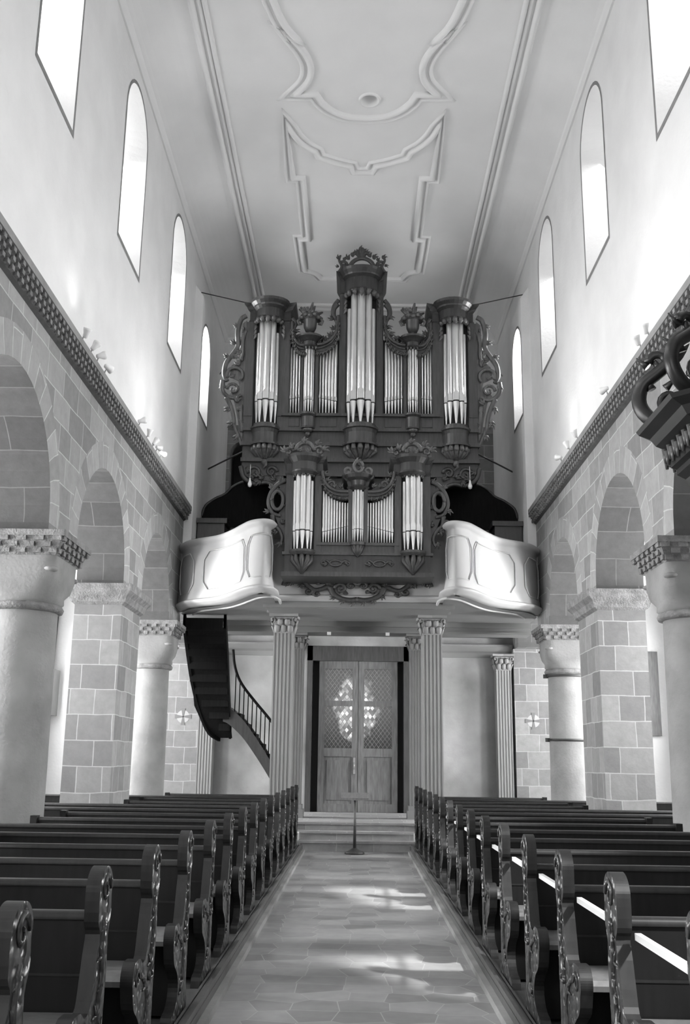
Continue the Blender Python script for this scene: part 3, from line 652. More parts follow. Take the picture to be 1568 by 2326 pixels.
# fluted pillars with leafy capitals
def corinthian(m, hw, z0, z1):
    h = z1-z0; S = lambda a: [(-a, -a), (a, -a), (a, a), (-a, a)]
    m.prism(S(hw*.98), z0, z1-.06, top=S(hw*1.15)); m.prism(S(hw*1.04), z0, z0+.03)
    m.prism([(-hw*1.5, -hw*1.5), (0, -hw*1.3), (hw*1.5, -hw*1.5), (hw*1.3, 0), (hw*1.5, hw*1.5), (0, hw*1.3), (-hw*1.5, hw*1.5), (-hw*1.3, 0)], z1-.05, z1)
    for side in range(4):
        c, s_ = math.cos(side*PI/2), math.sin(side*PI/2)
        R = lambda x, y, z: (x*c-y*s_, x*s_+y*c, z)
        for row, (zz, nn, o) in enumerate(((z0+.02, 3, .0), (z0+h*.36, 2, .02))):
            for k in range(nn):
                u = (k-(nn-1)/2)*hw*2/3*(1 if row == 0 else 1.1); hh = h*.36
                m.tube([R(u, -hw-.0-o, zz), R(u, -hw-.02-o, zz+hh*.6), R(u, -hw-.045-o, zz+hh*.95), R(u, -hw-.08-o, zz+hh*.85)], [hw*.26, hw*.3, hw*.24, hw*.1], seg=6, flat=.45, up=R(0, 1, 0))
        for sx in (-1, 1):      # corner and inner volutes
            cx, cz, r0 = sx*hw*1.15, z1-.06-h*.14, h*.15
            pts = [R(cx+sx*-1*r0*(1-i/14)*math.cos(i*.62-1.2), -hw*1.18-.01, cz+r0*(1-i/14)*math.sin(i*.62-1.2)) for i in range(13)]
            m.tube([R(sx*hw*.5, -hw-.02, z0+h*.5), R(sx*hw*.62, -hw-.03, cz-.02)]+pts, h*.035, seg=5)
            m.blob(R(cx, -hw*1.2, cz), (h*.05,)*3, seg=6)
            pts = [(sx*hw*.3+sx*r0*.7*(1-i/12)*math.cos(i*.62-1.2), cz+r0*.7*(1-i/12)*math.sin(i*.62-1.2)) for i in range(11)]
            m.tube([R(a, -hw*1.12-.01, b) for a, b in pts], h*.03, seg=5)
def fluted(name, x, y, hw, zt, hc, label, cat, grp, z0=0., faces=4, nfl=5):
    t = thing(name, label, cat, (x, y, z0), grp)
    m = MB(); poly = []
    for side in range(4):
        c, s_ = math.cos(side*PI/2), math.sin(side*PI/2); pts = [(-hw, -hw)]
        fw = 2*hw/(nfl*1.5+.5)
        for k in range(nfl):
            u = -hw+fw*.5+k*fw*1.5
            pts += [(u, -hw)] + [(u+fw/2-fw/2*math.cos(PI*i/4), -hw+fw*.42*math.sin(PI*i/4)) for i in range(1, 4)] + [(u+fw, -hw)]
        poly += [(a*c-b*s_, a*s_+b*c) for a, b in pts]
    m.prism(poly, .25, zt-hc-z0); m.build('fluted_shaft', 'grey', t)
    m = MB(); m.box(-hw-.05, hw+.05, -hw-.05, hw+.05, 0, .16); m.box(-hw-.025, hw+.025, -hw-.025, hw+.025, .16, .25); m.build('base', 'grey', t)
    m = MB(); corinthian(m, hw*.98, zt-hc-z0, zt-z0); m.build('leaf_capital', 'grey', t)
    return t
for s, sd in ((-1, 'left'), (1, 'right')):
    fluted('fluted_pillar', s*1.385-.01, 18.98, .185, 4.19, .36, 'tall fluted grey pillar on the %s at the front of the gallery' % sd, 'pillar', 'gallery pillars')
    fluted('fluted_pillar', s*1.22-.03, 20.68, .15, 4.05, .33, 'fluted grey pillar standing just behind the %s front pillar' % sd, 'pillar', 'gallery pillars', z0=.44)
    fluted('fluted_pilaster', s*3.27-.05, YW-.24, .165, 3.87, .36, 'fluted pilaster against the rear wall on the %s%s' % (sd, ' below the staircase' if s < 0 else ''), 'pilaster', 'rear wall pilasters')

# ================================================================== ORGANS
def spiral(cx, cz, r, a0, turns, n=20, d=1, r1=.15):
    return [(cx+r*(1-(1-r1)*i/n)*math.cos(a0+d*2*PI*turns*i/n), cz+r*(1-(1-r1)*i/n)*math.sin(a0+d*2*PI*turns*i/n)) for i in range(n+1)]
def ctube(m, pts, r0, r1, y, seg=6, flat=.8, mi=0):
    n = len(pts); m.tube([(p[0], y, p[1]) for p in pts], [r0+(r1-r0)*i/(n-1) for i in range(n)], seg=seg, flat=flat, mi=mi, up=(0, 1, 0))
def leaf(m, x, z, ang, L, w_, y, mi=0):
    d = (math.cos(ang), math.sin(ang)); n = (-d[1], d[0])
    pts = [(x+d[0]*L*t+n[0]*L*.18*math.sin(t*PI), y-.03*math.sin(t*PI), z+d[1]*L*t+n[1]*L*.18*math.sin(t*PI)) for t in (0, .25, .5, .75, 1)]
    m.tube(pts, [w_*.3, w_, w_*.95, w_*.6, w_*.08], seg=5, flat=.4, up=(0, 1, 0), mi=mi)
def sprig(m, x, z, ang, L, y, n=3, mi=0):
    for k in range(n): leaf(m, x, z, ang+(k-(n-1)/2)*.55, L*(1-.2*abs(k-(n-1)/2)), L*.17, y, mi)
def garland(m, x0, x1, z, amp, y, n, r=.03, sag=0):
    for i in range(n):
        t = (i+.5)/n; x = x0+(x1-x0)*t; zz = z-sag*math.sin(PI*t)
        ctube(m, spiral(x, zz, amp, (0 if i % 2 else PI), 1.1, 9, 1 if i % 2 else -1), r, r*.4, y)
        sprig(m, x, zz-amp*.4, -PI/2+random.uniform(-.6, .6), amp*1.5, y+.01)
def pipe(parent, x, y, r, z0, z1, foot, cut=.16, mouth=True, fn=None):
    """organ pipe: conical foot, mouth with slot, cylindrical body"""
    m = MB(); seg = 12
    m.lathe([(r*.22, z0), (r*.95, z0+foot-.02), (r, z0+foot)], x, y, seg=seg)
    m.lathe([(r*.93, z0+foot), (r*.93, z0+foot+r*.42)], x, y, seg=seg, mi=1)
    m.lathe([(r, z0+foot+r*.42), (r, z1-.0), (r*.9, z1+.02)], x, y, seg=seg)
    # raised mouth arch and flattened upper lip
    zc = z0+foot+r*.42; w_ = r*.78; hh = r*3.2
    P = [(-w_, 0), (w_, 0), (w_*.98, hh*.7), (0, hh), (-w_*.98, hh*.7)]
    m.slab([(x+a, zc+b) for a, b in P], y-r*1.03, y-r*.6, 'y')
    return m.build('organ_pipe', ['tin', 'slit'], parent, fn=fn)
def bow(cx, hw, br, bd, y, o):
    """plan of a bowed cornice: flat wings and round belly, grown by o"""
    pts = [(cx-hw-o, y-o)] + [(cx-(br+o)*math.cos(PI*i/12), y-o*.6-(bd+o*.6)*math.sin(PI*i/12)) for i in range(13)] + [(cx+hw+o, y-o)]
    return pts
def bowstack(m, cx, hw, br, bd, y, yb, levels, mi=0):
    for (za, oa), (zb_, ob) in zip(levels, levels[1:]):
        a = bow(cx, hw, br, bd, y, oa)+[(cx+hw+oa, yb), (cx-hw-oa, yb)]; b = bow(cx, hw, br, bd, y, ob)+[(cx+hw+ob, yb), (cx-hw-ob, yb)]
        m.prism(a, za, zb_, mi, top=b)
def drum(m, cx, br, bd, y, levels, mi=0):
    for (za, oa), (zb_, ob) in zip(levels, levels[1:]):
        P = lambda o: [(cx-(br+o)*math.cos(PI*i/12), y-(bd+o)*math.sin(PI*i/12)) for i in range(13)]+[(cx+br+o, y+.1), (cx-br-o, y+.1)]
        m.prism(P(oa), za, zb_, mi, top=P(ob), sm=False)

# ---------------- main case (laid out on the plane Y=20, then brought to its true distance .97)
KS = .97
org = thing('pipe_organ', 'large carved dark oak pipe organ with three tin pipe towers on the gallery', 'organ', (0, 19.7, 4.45))
def mo(v): return (v[0]*KS+.0, (v[1])*KS-19.7, (1.55+(v[2]-1.55)*KS)-4.45)
YF = 20.3
def omb(m, name, mat): return m.build(name, mat, org, fn=mo)
# carcass
m = MB()
for s in (-1, 1):
    x0, x1 = sorted((s*1.52, s*2.49)); m.box(x0, x1, YF+.02, YF+.9, 7.3, 10.75)
    x0, x1 = sorted((s*.45, s*1.55)); m.box(x0, x1, YF+.12, YF+.9, 7.3, 9.9)
m.box(-.48, .48, YF+.02, YF+.9, 7.3, 11.4)
m.box(-1.6, 1.6, YF+.15, YF+.9, 4.47, 7.3)
omb(m, 'case_body', 'oak')
m = MB()          # stiles
for x0, x1, zt in ((1.52, 1.77, 10.75), (2.29, 2.49, 10.75), (.32, .47, 11.4), (1.225, 1.285, 10.15), (.905, .985, 10.15)):
    for s in (-1, 1):
        m = MB(); a, b = sorted((s*x0, s*x1)); m.box(a, b, YF-.06, YF+.05, 8.3 if zt > 10.5 else 8.6, zt)
        m.box(a+.015, b-.015, YF-.075, YF-.06, 8.6, zt-.25); omb(m, 'stile', 'oak2')

m = MB()          # plinth panels with mouldings
for z0, z1, o in ((8.27, 8.34, .1), (7.94, 8.02, .12), (7.58, 7.66, .14), (8.6, 8.66, .12)):
    x = 2.5 if z0 < 8.5 else 1.68
    m.box(-x, x, YF-o, YF+.1, z0, z1)
m.box(-2.47, 2.47, YF-.03, YF+.1, 7.3, 8.3); m.box(-1.66, 1.66, YF-.04, YF+.1, 8.3, 8.62)
for s in (-1, 1):
    for x0, x1 in ((.52, .86), (1.3, 1.66)): a, b = sorted((s*x0, s*x1)); m.box(a, b, YF-.055, YF-.04, 8.38, 8.56)
omb(m, 'plinth', 'oak2')
for cx, br in ((-2.01, .27), (2.01, .27), (0, .34)):
    m = MB(); drum(m, cx, br, br*1.0, YF-.02, [(7.93, .05), (7.97, .05), (7.98, .0), (8.2, .0), (8.27, .02), (8.29, .05), (8.33, .05), (8.34, .0), (8.4, .0)]); omb(m, 'tower_drum', 'oak2')
for s in (-1, 1): m = MB(); drum(m, s*1.11, .15, .15, YF-.04, [(8.32, .02), (8.36, .0), (8.58, .0), (8.62, .04), (8.66, .04)]); omb(m, 'tower_drum', 'oak2')
for s in (-1, 1): m = MB(); bowstack(m, s*1.98, .44, .3, .3, YF-.05, YF+.9, [(10.7, -.02), (10.76, .02), (10.8, .0), (10.98, .0), (11.03, .05), (11.06, .06), (11.12, .11), (11.17, .13)]); omb(m, 'tower_cornice', 'oak')
m = MB(); bowstack(m, 0, .44, .36, .3, YF-.05, YF+.9, [(11.3, -.02), (11.42, .02), (11.46, .0), (11.72, .0), (11.77, .05), (11.8, .06), (11.87, .1), (11.92, .12)]); omb(m, 'tower_cornice', 'oak')
for s in (-1, 1): m = MB(); bowstack(m, s*1.11, .2, .15, .14, YF-.04, YF+.6, [(10.12, -.02), (10.16, .02), (10.2, .0), (10.28, .0), (10.33, .05), (10.37, .1), (10.41, .11)]); omb(m, 'tower_cornice', 'oak')
m = MB()          # swagged top rails over the flat fields
for s in (-1, 1):
    for xs in (((1.5, 10.75), (1.49, 10.5), (1.42, 10.32), (1.33, 10.22), (1.22, 10.2)), ((.5, 10.9), (.52, 10.6), (.62, 10.38), (.8, 10.25), (.95, 10.22))):
        m = MB(); p = [(s*x, z) for x, z in smooth(xs, 5)]
        lo_ = [(x, z-.22) for x, z in p]
        m.slab(p+lo_[::-1], YF-.08, YF+.1, 'y'); ctube(m, p, .035, .035, YF-.1)
        ctube(m, [(x, z-.08) for x, z in p], .02, .02, YF-.1)
        for k in range(2, len(p)-1, 3): sprig(m, p[k][0], p[k][1], PI/2+s*(.4 if xs[0][0] > 1 else -.4), .13, YF-.05)
        for k in range(0, len(p), 2): sprig(m, lo_[k][0], lo_[k][1]+.05, -PI/2, .11, YF-.1)
        omb(m, 'swag_rail', 'oak2')
# carved valances above pipes, corbels below towers
for cx, hw, z, y in ((-2.0, .26, 10.72, YF-.3), (2.0, .26, 10.72, YF-.3), (0, .32, 11.34, YF-.34)):
    m = MB()
    for k in range(7):
        a = PI*(k+.5)/7; x = cx-hw*1.05*math.cos(a); yy = YF-.06-hw*1.05*math.sin(a)
        m.tube([(x, yy, z+.06), (x, yy-.02, z-.02), (x, yy-.0, z-.1+.05*abs(math.cos(a)))], [.05, .06, .02], seg=6)
        m.blob((x, yy-.02, z+.02), (.05, .04, .05))
    for sg in (-1, 1):
        for q in range(3): leaf(m, cx+sg*(hw+.02), z-.05-.1*q, -PI/2+sg*.3, .16, .035, YF-.1)
    omb(m, 'carved_valance', 'oakl')
for s in (-1, 1):
    m = MB()
    for q in range(4): leaf(m, s*(.98+.07*q)+(-.0), 10.14, -PI/2, .09, .02, YF-.2)
    omb(m, 'carved_valance', 'oakl')
for cx, sc_ in ((-2.0, 1.0), (2.0, 1.0), (0, 1.25)):
    m = MB()
    for k in range(7):
        a = PI*(k+.5)/7; r = .25*sc_
        x = cx-r*math.cos(a); y = YF-.02-r*math.sin(a)
        m.tube([(x, y, 7.93), (cx-(r*1.05)*math.cos(a), y-.03, 7.84), (cx-r*.6*math.cos(a), YF-.05-r*.6*math.sin(a), 7.72), (cx-r*.15*math.cos(a), YF-.08, 7.6)], [.05, .06, .05, .02], seg=6)
        m.blob((cx-(r*1.0)*math.cos(a), y-.04, 7.83), (.05, .05, .045))
    m.blob((cx, YF-.1, 7.58), (.07, .07, .08)); ctube(m, [(cx, 7.6), (cx+.04, 7.5), (cx-.03, 7.42)], .05, .015, YF-.12); omb(m, 'carved_corbel', 'oakl')
for s in (-1, 1):
    m = MB(); m.blob((s*1.11, YF-.12, 8.28), (.12, .1, .05)); m.blob((s*1.11, YF-.1, 8.2), (.06, .06, .06)); omb(m, 'carved_corbel', 'oakl')
# side wings: rococo C-scrolls
def side_wing(m, s, X=lambda u: u, y=YF-.05, k=1.0):
    def P(l): return [(s*a, b) for a, b in l]
    main = smooth([(2.5, 10.9), (2.62, 10.8), (2.68, 10.5), (2.66, 10.2), (2.78, 9.98), (2.9, 9.8), (2.93, 9.55), (2.86, 9.38)], 5)
    ctube(m, P(main), .06, .05, y)
    ctube(m, P(smooth([(2.5, 10.55), (2.56, 10.3), (2.55, 10.0), (2.6, 9.85)], 4)), .05, .03, y)
    ctube(m, P(arc(2.7, 9.52, .17, -.4, PI*1.25, 14)), .045, .03, y-.02)
    ctube(m, P(smooth([(2.95, 9.4), (2.96, 9.2), (2.85, 9.05), (2.68, 9.0), (2.55, 9.08)], 5)), .06, .03, y)
    ctube(m, P(spiral(2.72, 9.2, .14, 0, 1.2, 18)), .04, .02, y-.02)
    ctube(m, P(smooth([(2.86, 9.02), (2.76, 8.8), (2.7, 8.6), (2.66, 8.35), (2.55, 8.1), (2.5, 7.95)], 5)), .055, .03, y)
    ctube(m, P(smooth([(2.55, 8.85), (2.53, 8.5), (2.5, 8.25)], 4)), .05, .04, y)
    for (a, b, an, L) in ((2.66, 10.65, .3, .14), (2.7, 10.25, .6, .16), (2.84, 9.95, .4, .14), (2.9, 9.3, -.5, .16), (2.78, 8.8, -.6, .17), (2.7, 8.5, -.9, .2), (2.6, 8.2, -1.1, .17), (2.6, 10.1, -.8, .15), (2.62, 8.9, 1.9, .2), (2.6, 9.75, 1.2, .2), (2.6, 8.7, 2.4, .15), (2.75, 9.9, 2.6, .18), (2.75, 9.45, 1.6, .14), (2.56, 8.45, 2.6, .12)):
        sprig(m, s*a, b, an if s > 0 else PI-an, L, y)
    for q in range(7): m.blob((s*2.56, y, 10.6-q*.12), (.035, .03, .045), seg=6)
    bp = P([(2.49, 10.8), (2.58, 10.72), (2.6, 10.3), (2.62, 9.9), (2.78, 9.75), (2.82, 9.5), (2.62, 9.4), (2.6, 9.3), (2.8, 9.1), (2.7, 8.95), (2.62, 8.6), (2.56, 8.25), (2.49, 8.1)])
    m.slab(bp, y+.02, y+.06, 'y')
for s in (-1, 1):
    m = MB(); side_wing(m, s); omb(m, 'side_wing', 'oakl')
m = MB()          # crown over the middle tower
y = YF-.12
ctube(m, [(-.36+.0, 11.95)]+arc(0, 11.98, .27, PI*.97, .03*PI, 16)+[(.36, 11.95)], .05, .05, y)
for s in (-1, 1):
    ctube(m, [(s*a, b) for a, b in spiral(.4, 12.08, .1, PI*.3, 1.2, 16)], .035, .02, y)
    ctube(m, [(s*a, b) for a, b in smooth([(.5, 11.92), (.44, 12.05), (.5, 12.2), (.47, 12.32)], 5)], .04, .02, y)
    for (a, b, an, L) in ((.48, 12.22, 1.2, .14), (.38, 12.18, 1.9, .12), (.27, 12.22, 1.1, .16), (.2, 12.28, 1.9, .15), (.1, 12.33, 1.2, .15), (.33, 12.05, .5, .12), (.5, 12.05, .2, .1)): sprig(m, s*a, b, an if s > 0 else PI-an, L, y)
sprig(m, 0, 12.3, PI/2, .27, y, 5); m.blob((0, y, 12.32), (.09, .05, .09)); m.blob((0, y, 12.44), (.06, .04, .08))
omb(m, 'crown_carving', 'oak2')
for s in (-1, 1): m = MB(); ctube(m, [(s*a, b) for a, b in smooth([(.52, 11.2), (.6, 11.08), (.6, 10.92), (.52, 10.85)], 5)], .06, .04, YF-.03); omb(m, 'tower_scroll', 'oak2')
for s in (-1, 1):
    m = MB(); ctube(m, [(s*a, b) for a, b in smooth([(.5, 11.3), (.6, 11.15), (.62, 10.95), (.54, 10.8), (.52, 10.6), (.6, 10.42), (.75, 10.32)], 5)], .05, .03, YF-.02)
    for (a, b, an, L) in ((.6, 10.85, .2, .14), (.56, 10.62, .3, .14), (.62, 10.45, .6, .15), (.74, 10.36, .9, .13), (1.42, 10.5, 2.4, .14), (1.36, 10.38, 2.0, .13), (1.52, 10.72, 2.7, .12)): sprig(m, s*a, b, an if s > 0 else PI-an, L, YF-.04)
    ctube(m, [(s*a, b) for a, b in smooth([(1.5, 10.85), (1.43, 10.72), (1.47, 10.55), (1.4, 10.4)], 5)], .045, .03, YF-.04)
    omb(m, 'tower_scroll', 'oak2')
for s in (-1, 1):  # flower urns
    m = MB(); cx, cy = s*1.11, YF-.05
    m.lathe([(.0, 10.41), (.1, 10.41), (.09, 10.44), (.04, 10.49), (.045, 10.52), (.1, 10.54), (.135, 10.62), (.15, 10.78), (.16, 10.8), (.22, 10.85), (.22, 10.89), (0, 10.89)], cx, cy, seg=18)
    u = omb(m, 'urn', 'oak2')
    m = MB(); random.seed(11)
    for k in range(26):
        a = random.uniform(0, 2*PI); e = random.uniform(.1, 1.45); L = random.uniform(.18, .36)
        d = Vector((math.cos(a)*math.cos(e), math.sin(a)*math.cos(e), math.sin(e)))
        b = Vector((cx, cy, 10.88)); m.tube([b+d*.05, b+d*L*.6, b+d*L], [.02, .045, .02], seg=5)
    for k in range(12):
        a = 2*PI*k/12; m.blob((cx+.2*math.cos(a), cy+.2*math.sin(a), 10.86-.03*(k % 2)), (.055, .055, .045), seg=6)
    for sg in (-1, 1): ctube(m, [(cx+sg*.2, 10.85), (cx+sg*.27, 10.78), (cx+sg*.24, 10.7), (cx+sg*.17, 10.72)], .04, .025, cy)
    q = m.build('flower_bunch', 'oakl', org, fn=mo); q.parent = u
for s in (-1, 1):      # lower bracket wings under the plinth
    m = MB()
    P = lambda l: [(s*a, b) for a, b in l]
    ctube(m, P(smooth([(2.5, 7.5), (2.42, 7.25), (2.2, 7.12), (1.95, 7.15), (1.75, 7.05), (1.65, 6.9)], 5)), .05, .035, YF-.03)
    ctube(m, P(spiral(2.2, 7.35, .15, 0, 1.3, 18)), .04, .02, YF-.05); ctube(m, P(spiral(1.85, 7.38, .12, PI, 1.3, 18, -1)), .04, .02, YF-.05)
    for (a, b, an) in ((2.3, 7.3, 3.5), (2.0, 7.25, .5), (2.4, 7.45, 3.9), (1.75, 7.2, .9), (2.1, 7.2, -1)): sprig(m, s*a, b, an if s > 0 else PI-an, .17, YF-.05)
    m.slab(P([(2.47, 7.6), (2.4, 7.3), (2.2, 7.18), (1.95, 7.2), (1.7, 7.1), (1.6, 6.95), (1.6, 7.6)]), YF-.01, YF+.1, 'y'); omb(m, 'bracket_wing', 'oak2')
# pipes of the main organ
for cx, sg in ((-2.01, -1), (2.01, 1)):
    for i, (r, zt) in enumerate(((.05, 10.42), (.062, 10.66), (.072, 10.74), (.062, 10.66), (.05, 10.42))):
        a = PI*(i+.5)/5; pipe(org, cx-.205*math.cos(a), YF-.0-.2*math.sin(a), r, 8.38, zt+.04, .52, fn=mo)
for i, (r, zt) in enumerate(((.06, 10.98), (.075, 11.28), (.086, 11.34), (.075, 11.28), (.06, 10.98))):
    a = PI*(i+.5)/5; pipe(org, -.26*math.cos(a), YF-.02-.26*math.sin(a), r, 8.38, zt+.04, .5, fn=mo)
for s in (-1, 1):
    for i in range(6): pipe(org, s*(1.625-i*.062), YF+.02, .031-.002*i, 8.66, 10.26-.04*i+.03*(i > 4), .32+.012*i, fn=mo)
    for i in range(6): pipe(org, s*(.535+i*.068), YF+.02, .034-.002*i, 8.66, 10.3-.05*i, .3+.015*i, fn=mo)
    for i in range(5):
        a = PI*(i+.5)/5; pipe(org, s*1.11-.095*math.cos(a), YF-.02-.09*math.sin(a), (.018, .022, .026, .022, .018)[i], 8.66, 10.1+.05*math.sin(a), .3, fn=mo)
m = MB()
for s in (-1, 1): m.box(min(s*.47, s*1.68), max(s*.47, s*1.68), YF+.06, YF+.13, 8.6, 10.4); m.box(min(s*1.75, s*2.3), max(s*1.75, s*2.3), YF+.0, YF+.03, 8.34, 10.75)
m.box(-.33, .33, YF+.0, YF+.03, 8.34, 11.42); omb(m, 'dark_backing', 'black')

# ---------------- small positive organ on the parapet
pos = thing('positive_organ', 'smaller carved oak organ case hung on the front of the white gallery parapet', 'organ', (0, 17.0, 4.6))
YP = 17.2; lo = lambda v: (v[0]-.03, v[1]-17.0, v[2]-4.6)
def pmb(m, name, mat): return m.build(name, mat, pos, fn=lo)
m = MB(); m.box(-1.27, 1.27, YP, YP+.9, 4.64, 5.05); m.box(-1.23, 1.23, YP+.08, YP+.9, 5.05, 6.0)
for s in (-1, 1): m.box(min(s*.62, s*1.23), max(s*.62, s*1.23), YP+.05, YP+.9, 5.9, 6.5)
m.box(-.25, .25, YP+.05, YP+.9, 5.9, 6.2); pmb(m, 'case_body', 'oak')
m = MB(); m.box(-1.32, 1.32, YP-.06, YP+.9, 4.62, 4.7); m.box(-1.31, 1.31, YP-.05, YP+.1, 5.0, 5.05); m.box(-.72, .72, YP-.06, YP+.1, 5.17, 5.22); m.box(-.72, .72, YP-.01, YP+.1, 5.05, 5.17)
for s in (-1, 1):
    for x0, x1, zt in ((.64, .76, 6.48), (1.14, 1.27, 6.48), (.1, .17, 6.2)): a, b = sorted((s*x0, s*x1)); m.box(a, b, YP-.04, YP+.06, 5.05 if x0 > .5 else 5.2, zt)
pmb(m, 'frame', 'oak2')
for s in (-1, 1): m = MB(); drum(m, s*.96, .19, .18, YP-.02, [(4.98, .0), (5.03, .04), (5.07, .04)]); pmb(m, 'tower_ledge', 'oak2')
m = MB()
drum(m, 0, .12, .1, YP-.03, [(5.17, .02), (5.22, .03)])
pmb(m, 'tower_ledge', 'oak2')
for s in (-1, 1): m = MB(); bowstack(m, s*.95, .32, .22, .2, YP-.05, YP+.8, [(6.42, -.02), (6.46, .02), (6.5, .0), (6.64, .0), (6.68, .03), (6.72, .06), (6.77, .07)]); pmb(m, 'tower_cornice', 'oak')
m = MB(); bowstack(m, 0, .18, .12, .12, YP-.04, YP+.6, [(6.16, -.02), (6.2, .02), (6.24, .0), (6.32, .02), (6.36, .08), (6.42, .11)])
pmb(m, 'tower_cornice', 'oak')
for s in (-1, 1):
    m = MB(); p = [(s*a, b) for a, b in smooth([(.64, 6.5), (.6, 6.32), (.5, 6.2), (.36, 6.14), (.17, 6.13)], 6)]; q = [(x, z-.14) for x, z in p]
    m.slab(p+q[::-1], YP-.06, YP+.1, 'y'); ctube(m, p, .03, .03, YP-.08); ctube(m, [(x, z-.07) for x, z in p], .018, .018, YP-.08)
    for k in range(1, len(q), 3): sprig(m, q[k][0], q[k][1]+.04, -PI/2, .08, YP-.08)
    for (a, b, an, L) in ((.6, 6.42, 2.2, .12), (.54, 6.3, 2.0, .12), (.4, 6.2, 1.6, .11), (.28, 6.2, 1.3, .12)): sprig(m, s*a, b, an if s > 0 else PI-an, L, YP-.05)
    ctube(m, [(s*a, b) for a, b in spiral(.46, 6.26, .07, 0, 1.2, 14)], .025, .015, YP-.06)
    pmb(m, 'swag_rail', 'oak2')
for s in (-1, 1):
    m = MB(); P = lambda l: [(s*a, b) for a, b in l]; y = YP+.02
    ctube(m, P(smooth([(1.28, 6.35), (1.42, 6.28), (1.54, 6.12), (1.58, 5.92), (1.5, 5.75), (1.36, 5.7)], 5)), .045, .03, y)
    ctube(m, P(arc(1.42, 5.98, .1, 0, 2*PI, 18, .17)), .035, .035, y-.02)
    ctube(m, P(smooth([(1.5, 5.72), (1.48, 5.55), (1.38, 5.45), (1.32, 5.3), (1.36, 5.18)], 5)), .045, .025, y)
    for (a, b, an, L) in ((1.5, 6.2, .9, .12), (1.56, 5.8, -.2, .12), (1.5, 5.6, -.3, .14), (1.42, 5.45, -.5, .14), (1.36, 5.25, -1.2, .14), (1.33, 6.3, 1.2, .13), (1.33, 5.85, 2, .12), (1.34, 5.55, 2.4, .12)): sprig(m, s*a, b, an if s > 0 else PI-an, L, y)
    m.slab(P([(1.27, 6.4), (1.4, 6.2), (1.34, 6.0), (1.36, 5.8), (1.45, 5.68), (1.38, 5.5), (1.3, 5.3), (1.27, 5.2)]), y+.02, y+.05, 'y')
    pmb(m, 'side_wing', 'oak2')
for cx in (-.95, .95):
    m = MB()
    ctube(m, arc(cx, 6.86, .16, PI, 0, 12), .04, .04, YP-.1); ctube(m, spiral(cx-.28, 6.85, .08, 0, 1.2, 14), .03, .02, YP-.1); ctube(m, spiral(cx+.25, 6.87, .1, PI, 1.2, 14, -1), .03, .02, YP-.1)
    m.slab([(cx-.3, 6.77), (cx-.28, 6.9), (cx-.15, 6.95), (cx, 7.05), (cx+.12, 6.95), (cx+.24, 7.0), (cx+.34, 6.85), (cx+.35, 6.77)], YP-.08, YP-.04, 'y')
    for (a, b, an, L) in ((-.32, 6.85, 2.5, .15), (-.2, 6.9, 2, .13), (0, 7.0, 1.57, .13), (.22, 6.95, 1.2, .13), (.32, 6.85, .6, .15), (-.1, 6.82, 1, .12), (.1, 6.82, 2, .12)): sprig(m, cx+a, b, an, L, YP-.12)
    pmb(m, 'crest_carving', 'oakl')
m = MB()
for sg in (-1, 1): ctube(m, [(sg*a, b) for a, b in spiral(.17, 6.5, .08, -PI/2, 1.2, 14)], .03, .02, YP-.1)
ctube(m, arc(0, 6.58, .08, 0, 2*PI, 16, .1), .03, .03, YP-.1); sprig(m, 0, 6.64, PI/2, .12, YP-.1, 3); m.box(-.2, .2, YP-.12, YP-.06, 6.42, 6.47)
pmb(m, 'crest_carving', 'oakl')
for s in (-1, 1):
    m = MB()
    for k in range(5):
        a = PI*(k+.5)/5; r = .17; cx = s*.96
        m.tube([(cx-r*math.cos(a), YP-.02-r*math.sin(a), 4.98), (cx-r*math.cos(a), YP-.04-r*math.sin(a), 4.9), (cx-r*.4*math.cos(a), YP-.05-r*.3, 4.78), (cx, YP-.08, 4.66)], [.035, .05, .04, .02], seg=6)
    pmb(m, 'carved_corbel', 'oak2'); m = MB(); cx = s*.38
    ctube(m, arc(cx, 4.86, .1, 0, 2*PI, 16, .05), .02, .02, YP-.02)
    for q in (-1, 1):
        ctube(m, [(cx+q*a, 4.86+b) for a, b in smooth([(.1, 0), (.17, .05), (.24, 0), (.2, -.05)], 4)], .02, .012, YP-.02)
        sprig(m, cx+q*.14, 4.86, 0 if q > 0 else PI, .12, YP-.01)
    pmb(m, 'carved_cartouche', 'oak2'); m = MB()
    for k in range(7):
        a = PI*(k+.5)/7; m.blob((s*.96-.17*math.cos(a), YP-.03-.17*math.sin(a), 6.42), (.035, .03, .04), seg=6)
    pmb(m, 'carved_valance', 'oak2')
m = MB()
for k in range(5):
    a = PI*(k+.5)/5; m.tube([(-.1*math.cos(a), YP-.03-.1*math.sin(a), 5.17), (-.05*math.cos(a), YP-.06, 5.06), (0, YP-.05, 4.97)], [.03, .04, .015], seg=6)
pmb(m, 'carved_corbel', 'oak2')
for s in (-1, 1):
    for i, (r, zt) in enumerate(((.036, 6.3), (.045, 6.42), (.052, 6.46), (.045, 6.42), (.036, 6.3))):
        a = PI*(i+.5)/5; pipe(pos, s*.96-.15*math.cos(a), YP-.0-.15*math.sin(a), r, 5.06, zt, .34, fn=lo)
    for i in range(10): pipe(pos, s*(.605-i*.0475), YP+.0, .024-.0011*i, 5.22, 6.13-.05*i+.003*i*i, .19+.012*i, fn=lo)
for i in range(5):
    a = PI*(i+.5)/5; pipe(pos, -.085*math.cos(a), YP-.01-.08*math.sin(a), (.019, .022, .026, .022, .019)[i], 5.23, 6.1+.06*math.sin(a), .22, fn=lo)
m = MB(); m.box(-.64, .64, YP+.05, YP+.079, 5.2, 6.15)
for s in (-1, 1): m.box(min(s*.76, s*1.14), max(s*.76, s*1.14), YP+.02, YP+.05, 5.06, 6.45)
pmb(m, 'dark_backing', 'black')
